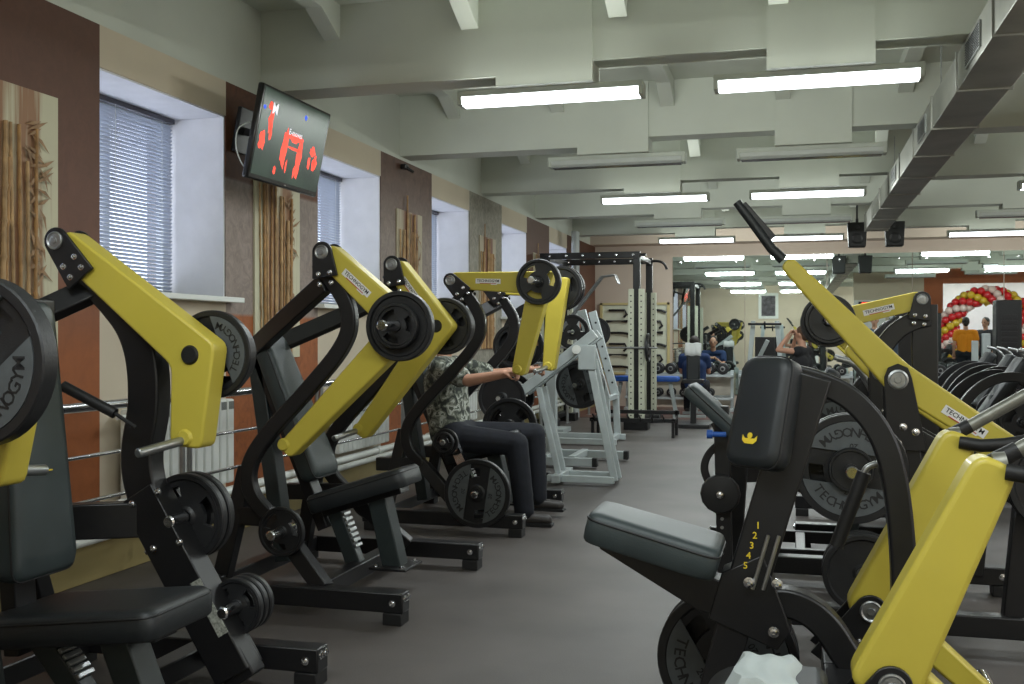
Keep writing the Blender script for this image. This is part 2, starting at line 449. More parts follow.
# ------------------------------------------------------------------ ceiling lights
LEDM = emit('tube_glow', (.88, .95, 1.0), 6.)
OFFM = mat('unlit_diffuser', (.50, .53, .50), .25, var=.05, coat=.4)
HOUS = mat('fixture_housing', (.45, .48, .42), .5)
def make_light(lit):
    t = thing('ceiling_light', 'x', 'ceiling light', (0, 0, 0))
    bm = BM(); box(bm, (0, 0, -.02), (1.26, .15, .04)); new_obj('housing', bm, HOUS, t, bevel=.004)
    bm = BM(); poly = [(-.075, -.04), (-.068, -.075), (-.045, -.095), (.045, -.095), (.068, -.075), (.075, -.04)]
    A = [bm.verts.new((-.6, y, z)) for y, z in poly]; B = [bm.verts.new((.6, y, z)) for y, z in poly]
    for k in range(6): bm.faces.new([A[k], A[(k+1) % 6], B[(k+1) % 6], B[k]])
    bm.faces.new(A); bm.faces.new(B[::-1]); new_obj('diffuser', bm, LEDM if lit else OFFM, t)
    for s in (-1, 1):
        bm = BM(); box(bm, (s*.615, 0, -.062), (.03, .15, .064)); new_obj('end_cap', bm, HOUS, t, bevel=.006)
    if not lit:
        bm = BM()
        for s in (-.03, .03): cyl(bm, (-.59, s, -.099), (.59, s, -.099), .008, 8)
        new_obj('tube_ridge', bm, CHR, t)
    register(t); return t
proto = {True: make_light(True), False: make_light(False)}; used = {True: False, False: False}
rown = {2: 'first row from the viewer', 3: 'second row', 4: 'third row', 5: 'fourth row', 6: 'last row by the mirror wall', 1: 'row over the nearest machines', 0: 'row behind the viewer'}
for n, y in enumerate(BY):
    for c, x in enumerate([-1.58, .13, 2.93, 4.9, 6.9]):
        lit = n % 2 == 0
        if c == 2 and n in (0, 1): pass
        o = proto[lit] if not used[lit] else copy_tree(proto[lit]); used[lit] = True
        o.location = (x, y, 2.965 if c < 3 else 3.03)
        tag(o, '%s fluorescent light, %s, %s' % ('glowing' if lit else 'unlit', ['left column', 'column left of the duct', 'column right of the duct', 'fourth column', 'rightmost column'][c], rown[n]), 'ceiling light', 'fluorescent ceiling lights under the beams')
        if lit and c < 5:
            L = bpy.data.lights.new('tube_light', 'AREA'); L.shape = 'RECTANGLE'; L.size = 1.15; L.size_y = .14; L.energy = 29; L.color = (.90, .97, 1.0)
            lo = bpy.data.objects.new('tube_light', L); COL.objects.link(lo); lo.location = (x, y, 2.85)
            for sg in (-1, 1):
                P = bpy.data.lights.new('tube_side_glow', 'AREA'); P.shape = 'RECTANGLE'; P.size = 1.15; P.size_y = .05; P.energy = 12; P.color = (.94, 1.0, .94)
                po = bpy.data.objects.new('tube_side_glow', P); COL.objects.link(po); po.location = (x, y+sg*.17, 2.88)
                po.rotation_euler = (sg*math.radians(112), 0, 0)

# ------------------------------------------------------------------ duct
galv = mat('galvanised_duct', (.33, .33, .30), .42, .7, var=.18, scale=3)
t = thing('air_duct', 'long rectangular galvanised air duct running under the ceiling to the far speakers', 'air duct', (1.14, 0, 2.85))
y = -.4; k = 0
while y < 15.9:
    y2 = min(y+1.24, 16.0)
    bm = BM(); box(bm, (0, (y+y2)/2, .115), (.31, y2-y-.012, .23)); new_obj('duct_section', bm, galv, t, bevel=.003)
    bm = BM(); box(bm, (0, y2, .115), (.335, .02, .255)); new_obj('flange', bm, galv, t, bevel=.003)
    if k in (5, 7, 9):
        bm = BM(); box(bm, (-.16, (y+y2)/2, .115), (.012, .5, .15)); fr = new_obj('grille', bm, STEEL, t)
        bm = BM()
        for j in range(9): box(bm, (-.168, (y+y2)/2, .055+j*.015), (.004, .46, .004))
        new_obj('louvre', bm, BLK, fr)
    if k in (3, 6, 9, 12):
        bm = BM(); cyl(bm, (-.1, y2-.05, .23), (-.1, y2-.05, .62), .006, 8); cyl(bm, (.1, y2-.05, .23), (.1, y2-.05, .62), .006, 8); new_obj('hanger_rod', bm, STEEL, t)
    y = y2; k += 1
# ------------------------------------------------------------------ loudspeakers
for sx, lab in ((.88, 'black loudspeaker hanging left of the duct end'), (1.40, 'black loudspeaker hanging right of the duct end')):
    t = thing('loudspeaker', lab, 'speaker', (sx, 16.1, 2.62), 0, 'loudspeakers beside the duct')
    bm = BM(); prism(bm, [(-.12, 0), (.12, 0), (.14, .36), (-.14, .36)], -.1, .12); new_obj('cabinet', bm, RUB, t, bevel=.015)
    bm = BM(); lathe(bm, [(.085, 0), (.08, .006), (.03, -.008), (0, -.012)], (0, -.102, .12), (0, -1, 0), 24); new_obj('woofer', bm, BLK, t)
    bm = BM(); lathe(bm, [(.035, 0), (.03, .005), (0, 0)], (0, -.102, .28), (0, -1, 0), 20); new_obj('tweeter', bm, BLK, t)
    bm = BM(); beam(bm, (0, 0, .36), (0, 0, .42), .04, .04); cyl(bm, (0, 0, .4), (0, 0, .98), .014, 10); new_obj('bracket', bm, BLK, t)

# ------------------------------------------------------------------ mirror wall
mir = bpy.data.materials.new('mirror_glass'); mir.use_nodes = True
b = mir.node_tree.nodes['Principled BSDF']; b.inputs['Metallic'].default_value = 1; b.inputs['Roughness'].default_value = .015; b.inputs['Base Color'].default_value = (.76, .83, .80, 1)
mx = [-2.19, -.88, .55, 1.98, 3.45, 4.9, 6.35, 7.8]
nmz = ['far left mirror panel beside the bar storage board', 'second mirror panel from the left', 'mirror panel below the duct end', 'mirror panel right of the duct end', 'mirror panel at the right edge of the picture', 'sixth mirror panel along the far wall', 'last mirror panel by the right wall']
for i in range(7):
    t = thing('wall_mirror', nmz[i], 'mirror', ((mx[i]+mx[i+1])/2, YF-.012, .25), 0, 'large mirror panels on the far wall')
    bm = BM(); box(bm, (0, 0, 1.265), (mx[i+1]-mx[i]-.012, .012, 2.53)); new_obj('glass', bm, mir, t, smooth=False)
    bm = BM()
    for zz in (.1, 2.43):
        for s in (-1, 1): cyl(bm, (s*.5, 0, zz), (s*.5, -.014, zz), .018, 12)
    new_obj('mirror_clip', bm, CHR, t)

# ------------------------------------------------------------------ radiators, pipes, chrome rails along the left wall
for k, (y0, y1) in enumerate(OP[1:]):
    t = thing('radiator', 'white ribbed radiator under %s' % ['the window behind the near press', 'the large near window', 'the window beside the television', 'the window after the mottled brown pillar', 'the window after the grey pillar', 'the farthest window'][k], 'radiator', (XL+.09, (y0+y1)/2, .36), 0, 'radiators under the windows')
    bm = BM(); n = 12
    for j in range(n):
        yy = -.5 + j*.09
        box(bm, (0, yy, .27), (.09, .078, .54))
    new_obj('fins', bm, WHT, t, bevel=.012)
    bm = BM()
    for j in range(n):
        for q in range(5): box(bm, (.046, -.5+j*.09-.026+q*.013, .50), (.003, .006, .05))
    new_obj('top_grille', bm, mat('grille_dark', (.12, .13, .12), .6), t, smooth=False)
    bm = BM(); cyl(bm, (0, -.62, .04), (0, -.5, .04), .014); cyl(bm, (0, -.62, .5), (0, -.5, .5), .014); new_obj('valve_pipe', bm, WHT, t)
t = thing('heating_pipe', 'pair of white heating pipes running low along the left wall', 'pipe', (XL+.1, 0, .3))
for zz, rr in ((.0, .03), (-.0, .0)):
    if rr: 
        bm = BM(); cyl(bm, (0, YB+.02, zz), (0, 18.5, zz), rr, 16); new_obj('pipe', bm, WHT, t)
bm = BM(); cyl(bm, (.07, YB+.02, -.04), (.07, 18.5, -.04), .024, 16); new_obj('pipe', bm, WHT, t)
bm = BM()
for j in range(13):
    yy = .5+j*1.34; cyl(bm, (0, yy-.04, 0), (0, yy+.04, 0), .04, 16); box(bm, (-.03, yy, 0), (.09, .03, .03))
new_obj('pipe_clamp', bm, WHT, t)
t = thing('guard_rail', 'chrome guard rail with three bars and posts in front of the left wall', 'railing', (-3.32, 0, 0))
bm = BM(); cyl(bm, (0, .2, .96), (0, 17.5, .96), .025, 20); new_obj('handrail', bm, CHR, t)
for zz in (.72, .5):
    bm = BM(); cyl(bm, (0, .2, zz), (0, 17.5, zz), .010, 12); new_obj('lower_bar', bm, CHR, t)
for j in range(10):
    yy = 1.75+j*1.7
    for d in (0, .07):
        bm = BM(); cyl(bm, (0, yy+d, 0), (0, yy+d, .95), .016, 14); lathe(bm, [(.045, 0), (.045, .008), (.02, .014)], (0, yy+d, 0), (0, 0, 1), 18); new_obj('post', bm, STEEL, t)
# white steel column pipes near far end of left wall
t = thing('riser_pipe', 'pair of light grey vertical pipes at the far end of the left wall', 'pipe', (-3.42, 16.4, 0))
for d in (0, .14):
    bm = BM(); cyl(bm, (0, d, 0), (0, d, 3.0), .05, 16); new_obj('pipe', bm, mat('pale_grey', (.42, .45, .45), .5), t)

# ------------------------------------------------------------------ bamboo panels
def streak(name, base, dark):
    m = mat(name, base, .7); nt = m.node_tree; b = nt.nodes['Principled BSDF']
    g = nt.nodes.new('ShaderNodeTexCoord'); mp = nt.nodes.new('ShaderNodeMapping'); mp.inputs['Scale'].default_value = (1, 22, 1.2); nt.links.new(g.outputs['Object'], mp.inputs[0])
    n = nt.nodes.new('ShaderNodeTexNoise'); n.inputs['Scale'].default_value = 1; n.inputs['Detail'].default_value = 6; nt.links.new(mp.outputs[0], n.inputs['Vector'])
    sp = nt.nodes.new('ShaderNodeSeparateXYZ'); nt.links.new(g.outputs['Object'], sp.inputs[0])
    ab = nt.nodes.new('ShaderNodeMath'); ab.operation = 'ABSOLUTE'; nt.links.new(sp.outputs['Y'], ab.inputs[0])
    mr = nt.nodes.new('ShaderNodeMapRange'); mr.inputs['From Min'].default_value = .16; mr.inputs['From Max'].default_value = .32; mr.inputs['To Min'].default_value = .12; mr.inputs['To Max'].default_value = -.25; nt.links.new(ab.outputs[0], mr.inputs['Value'])
    ad = nt.nodes.new('ShaderNodeMath'); ad.operation = 'ADD'; nt.links.new(n.outputs['Fac'], ad.inputs[0]); nt.links.new(mr.outputs[0], ad.inputs[1])
    r = nt.nodes.new('ShaderNodeValToRGB'); r.color_ramp.elements[0].position = .42; r.color_ramp.elements[1].position = .66; r.color_ramp.elements[0].color = (*base, 1); r.color_ramp.elements[1].color = (*dark, 1)
    nt.links.new(ad.outputs[0], r.inputs['Fac']); nt.links.new(r.outputs['Color'], b.inputs['Base Color']); return m
pan = streak('cream_panel', (.56, .53, .38), (.30, .16, .085))
pan2 = streak('ochre_panel', (.44, .38, .27), (.22, .10, .06))
cane = mat('bamboo_cane', (.36, .20, .075), .5, var=.35, scale=12)
cane2 = mat('pale_bamboo', (.42, .27, .13), .6, var=.35, scale=12)
leaf = mat('dry_leaf', (.30, .18, .09), .7, var=.3)
for pi, yc in enumerate([4.18-2.68, 4.18, 6.87, 9.56, 12.24, 14.9]):
    lab = ['bamboo wall panel on the pillar nearest the back wall', 'cream bamboo wall panel at the left edge of the photo', 'bamboo wall panel under the television', 'bamboo wall panel on the fading brown pillar', 'bamboo wall panel on the grey mottled pillar', 'bamboo wall panel on the far brown pillar'][pi]
    rnd = random.Random(pi)
    t = thing('bamboo_panel', lab, 'wall decoration', (XL, yc, 1.15), 0, 'bamboo panels on the wall pillars')
    bm = BM(); box(bm, (.008, 0, .685), (.014, .68, 1.37)); new_obj('backing_board', bm, pan if pi < 3 else pan2, t)
    for j in range(10):
        yy = -.28 + .46*j/9 + rnd.uniform(-.02, .02); h = rnd.uniform(1.0, 1.34) if j != 3 else 1.42; r = rnd.uniform(.006, .0125)
        if j > 7: h *= .85
        bm = BM(); pts = []; rad = []; lean = rnd.uniform(-.03, .03)
        z = .01
        while z < h:
            for dz, k in ((0, 1), (.012, 1.25), (.024, 1), (.15, .95)):
                pts.append((.018+r, yy+lean*z, z+dz)); rad.append(r*k)
            z += .17
        tube(bm, pts, r, 8, radii=rad)
        new_obj('bamboo_cane', bm, cane if j % 2 else cane2, t)
    bm = BM()
    for j in range(46):
        y0 = rnd.uniform(.08, .2); z0 = rnd.uniform(.2, 1.2); a = rnd.uniform(-1.3, -.4) if rnd.random() < .7 else rnd.uniform(.2, .9); L = rnd.uniform(.09, .17)
        p0 = V((.02, y0, z0)); d = V((0, math.cos(a), math.sin(a))); n = V((0, -d.z, d.y))
        vs = [bm.verts.new(q) for q in (p0, p0+d*L*.4+n*.010+V((.012, 0, 0)), p0+d*L, p0+d*L*.4-n*.010+V((.012, 0, 0)))]
        bm.faces.new(vs)
    new_obj('dry_leaves', bm, leaf, t, smooth=False)

# ------------------------------------------------------------------ wall television
tv = thing('wall_television', 'black flat television tilted down from the left wall showing red figures', 'television', (-3.245, 6.32, 2.59), 0)
tv.rotation_euler = (0, math.radians(11.5), 0)
bm = BM(); box(bm, (-.02, 0, 0), (.045, .97, .60)); new_obj('casing', bm, mat('gloss_black', (.01, .01, .011), .2), tv, bevel=.012)
bm = BM(); box(bm, (-.065, 0, 0), (.06, .55, .38)); new_obj('rear_housing', bm, RUB, tv, bevel=.02)
m = bpy.data.materials.new('screen_picture'); m.use_nodes = True; nt = m.node_tree; b = nt.nodes['Principled BSDF']; b.inputs['Roughness'].default_value = .22; b.inputs['Specular IOR Level'].default_value = .25; b.inputs['Base Color'].default_value = (.008, .01, .01, 1)
tc = nt.nodes.new('ShaderNodeTexCoord'); n = nt.nodes.new('ShaderNodeTexNoise'); n.inputs['Scale'].default_value = 4; nt.links.new(tc.outputs['Object'], n.inputs['Vector'])
r = nt.nodes.new('ShaderNodeValToRGB'); r.color_ramp.elements[0].color = (.012, .02, .018, 1); r.color_ramp.elements[1].color = (.06, .10, .07, 1); nt.links.new(n.outputs['Fac'], r.inputs['Fac'])
nt.links.new(r.outputs['Color'], b.inputs['Emission Color']); b.inputs['Emission Strength'].default_value = .8
scr_ = m
bm = BM(); box(bm, (.004, 0, .008), (.003, .92, .545)); scr = new_obj('screen', bm, scr_, tv, smooth=False)
redg = emit('screen_red', (1, .05, .02), 1.1)
bm = BM(); rnd = random.Random(3)
def blob(y, z, w, h):
    pts = []
    for k in range(14):
        a = 2*PI*k/14; q = rnd.uniform(.6, 1.1); pts.append((y+math.cos(a)*w*q, z+math.sin(a)*h*q))
    vs = [bm.verts.new((.0062, a, b)) for a, b in pts]; bm.faces.new(vs)
for y_, z_, w_, h_ in [(-.33, .10, .035, .09), (-.40, -.05, .045, .07), (-.10, -.06, .04, .15), (.12, -.07, .04, .14), (.02, .04, .12, .03), (.30, .0, .05, .035), (.27, -.08, .025, .05), (.34, -.09, .025, .05), (-.31, .02, .02, .06), (-.04, -.16, .015, .05), (.08, -.18, .015, .05), (.03, -.03, .10, .012), (-.36, .18, .03, .03), (.36, -.07, .03, .05), (-.18, -.2, .02, .03)]: blob(y_, z_, w_, h_)
new_obj('red_figures', bm, redg, scr, smooth=False)
bm = BM(); blob(.12, .20, .02, .02); blob(-.43, .16, .02, .015); new_obj('blue_spot', bm, emit('screen_blue', (.03, .1, .9), .8), scr, smooth=False)
bm = BM(); put_text(bm, 'M', facing((.0065, -.30, .17), (0, 1, .0), (0, 0, 1), .10, .01)); put_text(bm, 'ГОРИЗОНТЬ'[:0] or 'E-moves', facing((.0065, .02, .07), (0, 1, 0), (0, 0, 1), .055, .01)); new_obj('screen_lettering', bm, emit('screen_white', (.8, .8, .85), .7), scr, smooth=False)
bm = BM(); box(bm, (.004, 0, -.28), (.004, .03, .008)); new_obj('brand_mark', bm, CHR, tv)
bm = BM(); beam(bm, (-.09, 0, 0), (-.36, 0, .03), .05, .05); box(bm, (-.37, 0, .03), (.03, .2, .3)); new_obj('wall_bracket', bm, BLK, tv, bevel=.004)
bm = BM(); tube(bm, [(-.08, -.43, .05), (-.12, -.50, .0), (-.10, -.52, -.12), (-.06, -.48, -.22), (-.05, -.40, -.25)], .004, 8, it=2); new_obj('white_cable', bm, WHT, tv)
t = thing('ceiling_sensor', 'small dark sensor at the top of the fading brown pillar', 'sensor', (XL+.02, 9.35, 2.93))
bm = BM(); box(bm, (.02, 0, 0), (.05, .09, .05)); new_obj('sensor_body', bm, BLK, t, bevel=.008)
bm = BM(); cyl(bm, (.04, 0, -.01), (.10, .03, -.05), .015); new_obj('sensor_head', bm, BLK, t)

# ------------------------------------------------------------------ machine building blocks
def bolt(bm, p, axis=(0, -1, 0), r=.011):
    lathe(bm, [(r*1.5, 0), (r*1.5, .003), (r, .004), (r, .010), (r*.5, .012), (r*.45, .006), (0, .006)], p, axis, 10)
def pad(name, parent, c, size, rot, m=LEATH, r=.03, taper=0):
    """upholstered pad: box size (thick x, width y, length z) with softened edges"""
    bm = BM(); tx, wy, lz = size
    n = 8; poly = round_poly([(-wy/2*(1-taper), lz/2), (wy/2*(1-taper), lz/2), (wy/2, -lz/2), (-wy/2, -lz/2)], .05, 5)
    R = rot; c = V(c)
    layers = [(-tx/2, .90), (-tx/2+.008, .97), (-tx*.05, 1.0), (tx/2-.018, .99), (tx/2-.006, .94), (tx/2+.004, .84), (tx/2+.008, .5)]
    rings = []
    for x, s in layers:
        ring = []
        for y, z in poly:
            yy = y - (1-s)*math.copysign(min(abs(y), wy/2), y)*.55; zz = z - (1-s)*math.copysign(min(abs(z), lz/2), z)*.35
            ring.append(bm.verts.new(c + R @ V((x, yy, zz))))
        rings.append(ring)
    k = len(poly)
    for a, b in zip(rings[:-1], rings[1:]):
        for i in range(k): bm.faces.new([a[i], a[(i+1) % k], b[(i+1) % k], b[i]])
    bm.faces.new(rings[0][::-1]); bm.faces.new(rings[-1])
    return new_obj(name, bm, m, parent, angle=50)
def piping(parent_obj, c, size, rot, taper=0):
    bm = BM(); tx, wy, lz = size
    poly = round_poly([(-wy/2*(1-taper), lz/2), (wy/2*(1-taper), lz/2), (wy/2, -lz/2), (-wy/2, -lz/2)], .05, 5)
    pts = [V(c) + rot @ V((tx/2-.016, y*.995, z*.995)) for y, z in poly]; pts.append(pts[0])
    tube(bm, pts, .0035, 6); return new_obj('piping', bm, RUB, parent_obj)
def sticker(parent, o, xdir, size=.035, back=False):
    """white brand sticker lying on an arm side, read from -y (or from +y)"""
    x = V(xdir).normalized(); g = 1 if not back else -1
    up = V((-x.z, 0, x.x))*g; ny = V((0, -g, 0)); o = V(o)
    bm = BM()
    vs = [bm.verts.new(o + x*a*size*2.9 + up*b*size*.62 + ny*.001) for a, b in [(-1, -.9), (.2, -.9), (.25, -1.25), (.7, -1.25), (.75, -.9), (1, -.9), (1, .9), (-1, .9)]]
    bm.faces.new(vs)
    s = new_obj('brand_sticker', bm, WPR, parent, smooth=False)
    bm = BM(); put_text(bm, 'TECHNOGYM', facing(o+ny*.002+up*size*.05, x, up, size*.82, .02)); new_obj('lettering', bm, DKLET, s, smooth=False)
    bm = BM(); beam(bm, o - x*size*1.9 - up*size*.5+ny*.002, o + x*size*1.9 - up*size*.5+ny*.002, .001, size*.12); new_obj('red_stripe', bm, RED, s, smooth=False)
def lever_arm(root, hub, elbow, end, y, sgn, ws=(.11, .15, .09), wy=.10, handle='in', peg=.26, side_sticker=True, hlen=.2):
    """yellow bent arm; sgn=-1 near side, +1 far side"""
    bm = BM()
    h0 = V(hub); e = V(elbow); n = V(end)
    poly = ribbon_poly([hub, elbow, end], ws)
    # round the free end
    prism(bm, round_poly(poly, .03, 3), y-wy/2, y+wy/2)
    arm = new_obj('lever_arm', bm, YEL, root, bevel=.009, seg=3)
    bm = BM(); cyl(bm, (elbow[0], y+sgn*wy/2, elbow[1]), (elbow[0], y+sgn*(wy/2+peg), elbow[1]), .025, 20, ch=.006); new_obj('plate_peg', bm, CHR, arm)
    bm = BM(); lathe(bm, [(.055, 0), (.055, .012), (.028, .016)], (elbow[0], y+sgn*wy/2, elbow[1]), (0, sgn, 0), 24); new_obj('peg_collar', bm, RUB, arm)
    bm = BM(); lathe(bm, [(0, .01), (.03, .01), (.036, .0)], (elbow[0]-.01, y-sgn*wy/2, elbow[1]), (0, -sgn, 0), 24); new_obj('cap', bm, RUB, arm)
    if handle:
        d = sgn if handle == 'out' else -sgn
        bm = BM(); cyl(bm, (end[0], y, end[1]+.03), (end[0]-.05, y+d*hlen*1.3, end[1]-.0), .017, 16, ch=.004); new_obj('handle', bm, STEEL, arm)
        bm = BM(); lathe(bm, [(0, .012), (.024, .012), (.032, 0)], (end[0], y-wy/2, end[1]+.035), (0, -1, 0), 20); new_obj('end_cap', bm, YEL, arm)
    dirv = e-h0
    if side_sticker: sticker(arm, (h0.x+dirv.x*.42, y-wy/2-.001, h0.y+dirv.y*.42), (dirv.x, 0, dirv.y), .030)
    return arm
def hub_bracket(root, hub, y, down, wy=.13):
    """black pivot bracket: round washer and gusset plates either side of the arm"""
    bm = BM()
    hx, hz = hub; dx, dz = down
    for s in (-1, 1):
        d = V((dx-hx, dz-hz)).normalized(); nrm = V((-d.y, d.x))
        pts = []
        for k in range(13):
            a = PI*k/12; q = V(hub) + nrm*math.cos(a)*.05 - d*math.sin(a)*.05; pts.append((q.x, q.y))
        q1 = V(down) - nrm*.065; q2 = V(down) + nrm*.065
        pts += [(q1.x, q1.y), (q2.x, q2.y)]
        yy = y + s*wy/2
        prism(bm, pts, yy-.007, yy+.007)
    br = new_obj('pivot_bracket', bm, BLK, root, bevel=.003)
    bm = BM()
    for s in (-1, 1):
        lathe(bm, [(.034, 0), (.034, .006), (.030, .008), (.025, .005), (.013, .006), (.011, .010), (0, .010)], (hx, y+s*(wy/2+.007), hz), (0, s, 0), 28)
    new_obj('pivot_washer', bm, STEEL, br)
    bm = BM()
    d = V((dx-hx, dz-hz)).normalized(); nrm = V((-d.y, d.x))
    for a, b in ((.1, -.03), (.1, .03), (.15, -.03), (.15, .03)):
        q = V(hub) + d*a + nrm*b; bolt(bm, (q.x, y-wy/2-.006, q.y), r=.008); bolt(bm, (q.x, y+wy/2+.006, q.y), (0, 1, 0), r=.008)
    new_obj('bolt', bm, CHR, br)
def base_frame(root, x0, x1, hy, xc, w=.09, h=.09, z=.10):
    for s in (-1, 1):
        bm = BM(); beam(bm, (x0, s*hy, z), (x1, s*hy, z), w, h); bb = new_obj('base_beam', bm, BLK, root, bevel=.006)
        bm = BM()
        for xx in (x0+.06, x1-.05): box(bm, (xx, s*hy, (z-h/2)/2), (.09, w+.01, z-h/2))
        new_obj('rubber_foot', bm, RUB, bb, bevel=.004)
        bm = BM(); bolt(bm, (x1, s*hy-.02, z+.02), (1, 0, 0)); bolt(bm, (x1, s*hy+.02, z+.02), (1, 0, 0)); bolt(bm, (x1-.05, s*hy-w/2, z), (0, -1, 0)); new_obj('bolt', bm, CHR, bb)
    for xx in xc:
        bm = BM(); beam(bm, (xx, -hy, z), (xx, hy, z), w*.9, h*.9); new_obj('cross_beam', bm, BLK, root, bevel=.006)
def seat_unit(root, front, rear, width=.34, post_foot=(.22, .12), adj_foot=(0.0, .12)):
    """seat pad between rear and front (x,z), with front post and notched rear column"""
    fx, fz = front; rx, rz = rear
    L = math.hypot(fx-rx, fz-rz); a = math.atan2(fz-rz, fx-rx)
    # pad local z along the seat towards the front, local x = up
    zdir = V((math.cos(a), 0, math.sin(a))); xdir = V((-math.sin(a), 0, math.cos(a))); ydir = zdir.cross(xdir)
    R = Matrix((xdir, ydir, zdir)).transposed()
    c = V(((fx+rx)/2, 0, (fz+rz)/2)) - xdir*.045
    p = pad('seat', root, c, (.09, width, L), R, LEATH, taper=.12); piping(p, c, (.09, width, L), R, .12)
    bm = BM(); q = c - xdir*.055; beam(bm, q - zdir*L*.45, q + zdir*L*.38, .12, .04); new_obj('seat_plate', bm, BLK, root, bevel=.004)
    bm = BM(); top = c + zdir*L*.12 - xdir*.05; beam(bm, (top.x, 0, top.z), (post_foot[0], 0, post_foot[1]), .11, .10); po = new_obj('front_post', bm, SLATE, root, bevel=.006)
    bm = BM(); box(bm, (post_foot[0], 0, post_foot[1]+.008), (.2, .24, .014)); 
    fl = new_obj('foot_flange', bm, BLK, po, bevel=.003)
    bm = BM()
    for sx in (-.07, .07):
        for sy in (-.09, .09): bolt(bm, (post_foot[0]+sx, sy, post_foot[1]+.015), (0, 0, 1))
    new_obj('bolt', bm, CHR, po)
    bm = BM(); top2 = c - zdir*L*.36 - xdir*.04; beam(bm, (top2.x, 0, top2.z), (adj_foot[0], 0, adj_foot[1]), .07, .08); ad = new_obj('adjusting_column', bm, SLATE, root, bevel=.006)
    bm = BM(); A = V((top2.x, 0, top2.z)); B = V((adj_foot[0], 0, adj_foot[1])); d = (B-A).normalized(); nn = V((-d.z, 0, d.x))
    if nn.x < 0: nn = -nn
    for k in range(7):
        q = A + (B-A)*(.18+.09*k) + nn*.045; beam(bm, q, q+nn*.012, .08, .018)
    new_obj('notched_rack', bm, STEEL, ad, bevel=.003)
    return p
def back_unit(root, top, bot, width=.30, m=LEATH2, thick=.09, shield=True):
    tx, tz = top; bx, bz = bot; L = math.hypot(tx-bx, tz-bz)
    zdir = V((tx-bx, 0, tz-bz)).normalized(); xdir = V((zdir.z, 0, -zdir.x)); ydir = zdir.cross(xdir)
    R = Matrix((xdir, ydir, zdir)).transposed(); c = V(((tx+bx)/2, 0, (tz+bz)/2)) - xdir*thick/2
    p = pad('backrest', root, c, (thick, width, L), R, m, taper=.25); piping(p, c, (thick, width, L), R, .25)
    bm = BM(); q = c - xdir*(thick/2+.035); beam(bm, q + zdir*L*.5, q - zdir*(L*.5+.25), .10, .06); new_obj('back_post', bm, BLK, root, bevel=.005)
    bm = BM(); s = 1
    q = c + xdir*(thick/2+.007) - zdir*L*.12; beam(bm, q-ydir*.03, q+ydir*.03, .018, .004, side=xdir); new_obj('yellow_mark', bm, YELT, p)
    return p, R, c
MCOUNT = [0]

def press_machine(loc, rz, name, label, hub, elbow, end, frame, fw=(.055, .075), hy=.44, base=(-.62, .50), seat=((.30, .64), (-.22, .475)), back=((-.47, 1.32), (-.15, .58)),
                  pegs=(), braceL=None, ws=(.11, .15, .09), handle='in', struts=True, rear_mid=True, group=None, stick=True, frame_y=None, far_elbow=None, lite=False):
    t = thing(name, label, 'exercise machine', loc, rz, group)
    base_frame(t, base[0], base[1], .58 if not frame_y else .68, (base[0]+.1, .02))
    for s in (-1, 1):
        y = s*hy; ya = y
        if frame_y: y = frame_y[0 if s < 0 else 1]
        bm = BM(); rpath(bm, [(x, y, z) for x, z in frame], fw[0], fw[1], it=3); fr = new_obj('side_frame', bm, BLK, t, bevel=.008)
        hub_bracket(t, hub, ya, (frame[0][0]*.35+frame[1][0]*.65, frame[0][1]*.35+frame[1][1]*.65))
        lever_arm(t, hub, (far_elbow if far_elbow and s > 0 else elbow), end, ya, s, ws=ws, handle=handle, side_sticker=stick)
        if lite:
            bm = BM(); beam(bm, (frame[-1][0], y, frame[-1][1]), (frame[-1][0]+.30, s*.54, .12), .07, .08); new_obj('front_strut', bm, BLK, t, bevel=.006)
            continue
        # rear brace
        x0, z0 = frame[1]
        bm = BM(); rpath(bm, [(x0-.06, y, z0+.02), (x0-.3, y*.72, z0-.12), (-.58, s*.05, 1.22)], .06, .09, it=3, side=(.3, 1, 0)); new_obj('rear_brace', bm, BLK, t, bevel=.006)
        if struts:
            fx, fz = frame[-1]
            bm = BM(); beam(bm, (fx-.02, y, fz+.02), (fx+.30, s*.54, .12), .07, .08); new_obj('front_strut', bm, BLK, t, bevel=.006)
            bm = BM(); beam(bm, (-.40, y*.9, .66), (base[0]+.1, y*1.0, .10), .07, .08); new_obj('rear_leg', bm, BLK, t, bevel=.006)
            bm = BM(); beam(bm, (fx-.02, y, fz+.03), (base[0]+.02, y*.9, .42), .06, .09); new_obj('side_rail', bm, BLK, t, bevel=.006)
        elif rear_mid:
            bm = BM(); beam(bm, (-.14, y*.98, .62), (-.62, y*.5, .62), .07, .13); new_obj('side_rail', bm, BLK, t, bevel=.006)
            bm = BM(); beam(bm, (-.5, y*.5, .66), (base[0]+.06, y, .10), .07, .08); new_obj('rear_leg', bm, BLK, t, bevel=.006)
    if lite: seat_unit(t, *seat); return t
    bm = BM(); beam(bm, (-.58, 0, 1.30), (-.40, 0, .12), .10, .08); new_obj('rear_upright', bm, SLATE, t, bevel=.006)
    seat_unit(t, *seat)
    back_unit(t, *back)
    bm = BM()
    for px, pz, s in pegs: cyl(bm, (px, s*(hy-.02), pz), (px, s*(hy+.25), pz), .024, 18, ch=.006)
    if pegs: new_obj('storage_peg', bm, CHR, t)
    return t
SFRAME = [(.0, 1.66), (.10, 1.54), (.17, 1.42), (.15, 1.27), (-.06, 1.04), (-.28, .82), (-.38, .67), (-.36, .52), (-.22, .40)]
XM = -2.2
# --- machine B (second from the left)
B = press_machine((XM, 5.0, 0), 0, 'chest_press_machine', 'yellow and black plate loaded press, second from the left, seat empty, arms lowered', (.05, 1.70), (.45, 1.35), (-.16, .75), SFRAME, far_elbow=(.31, 1.36))
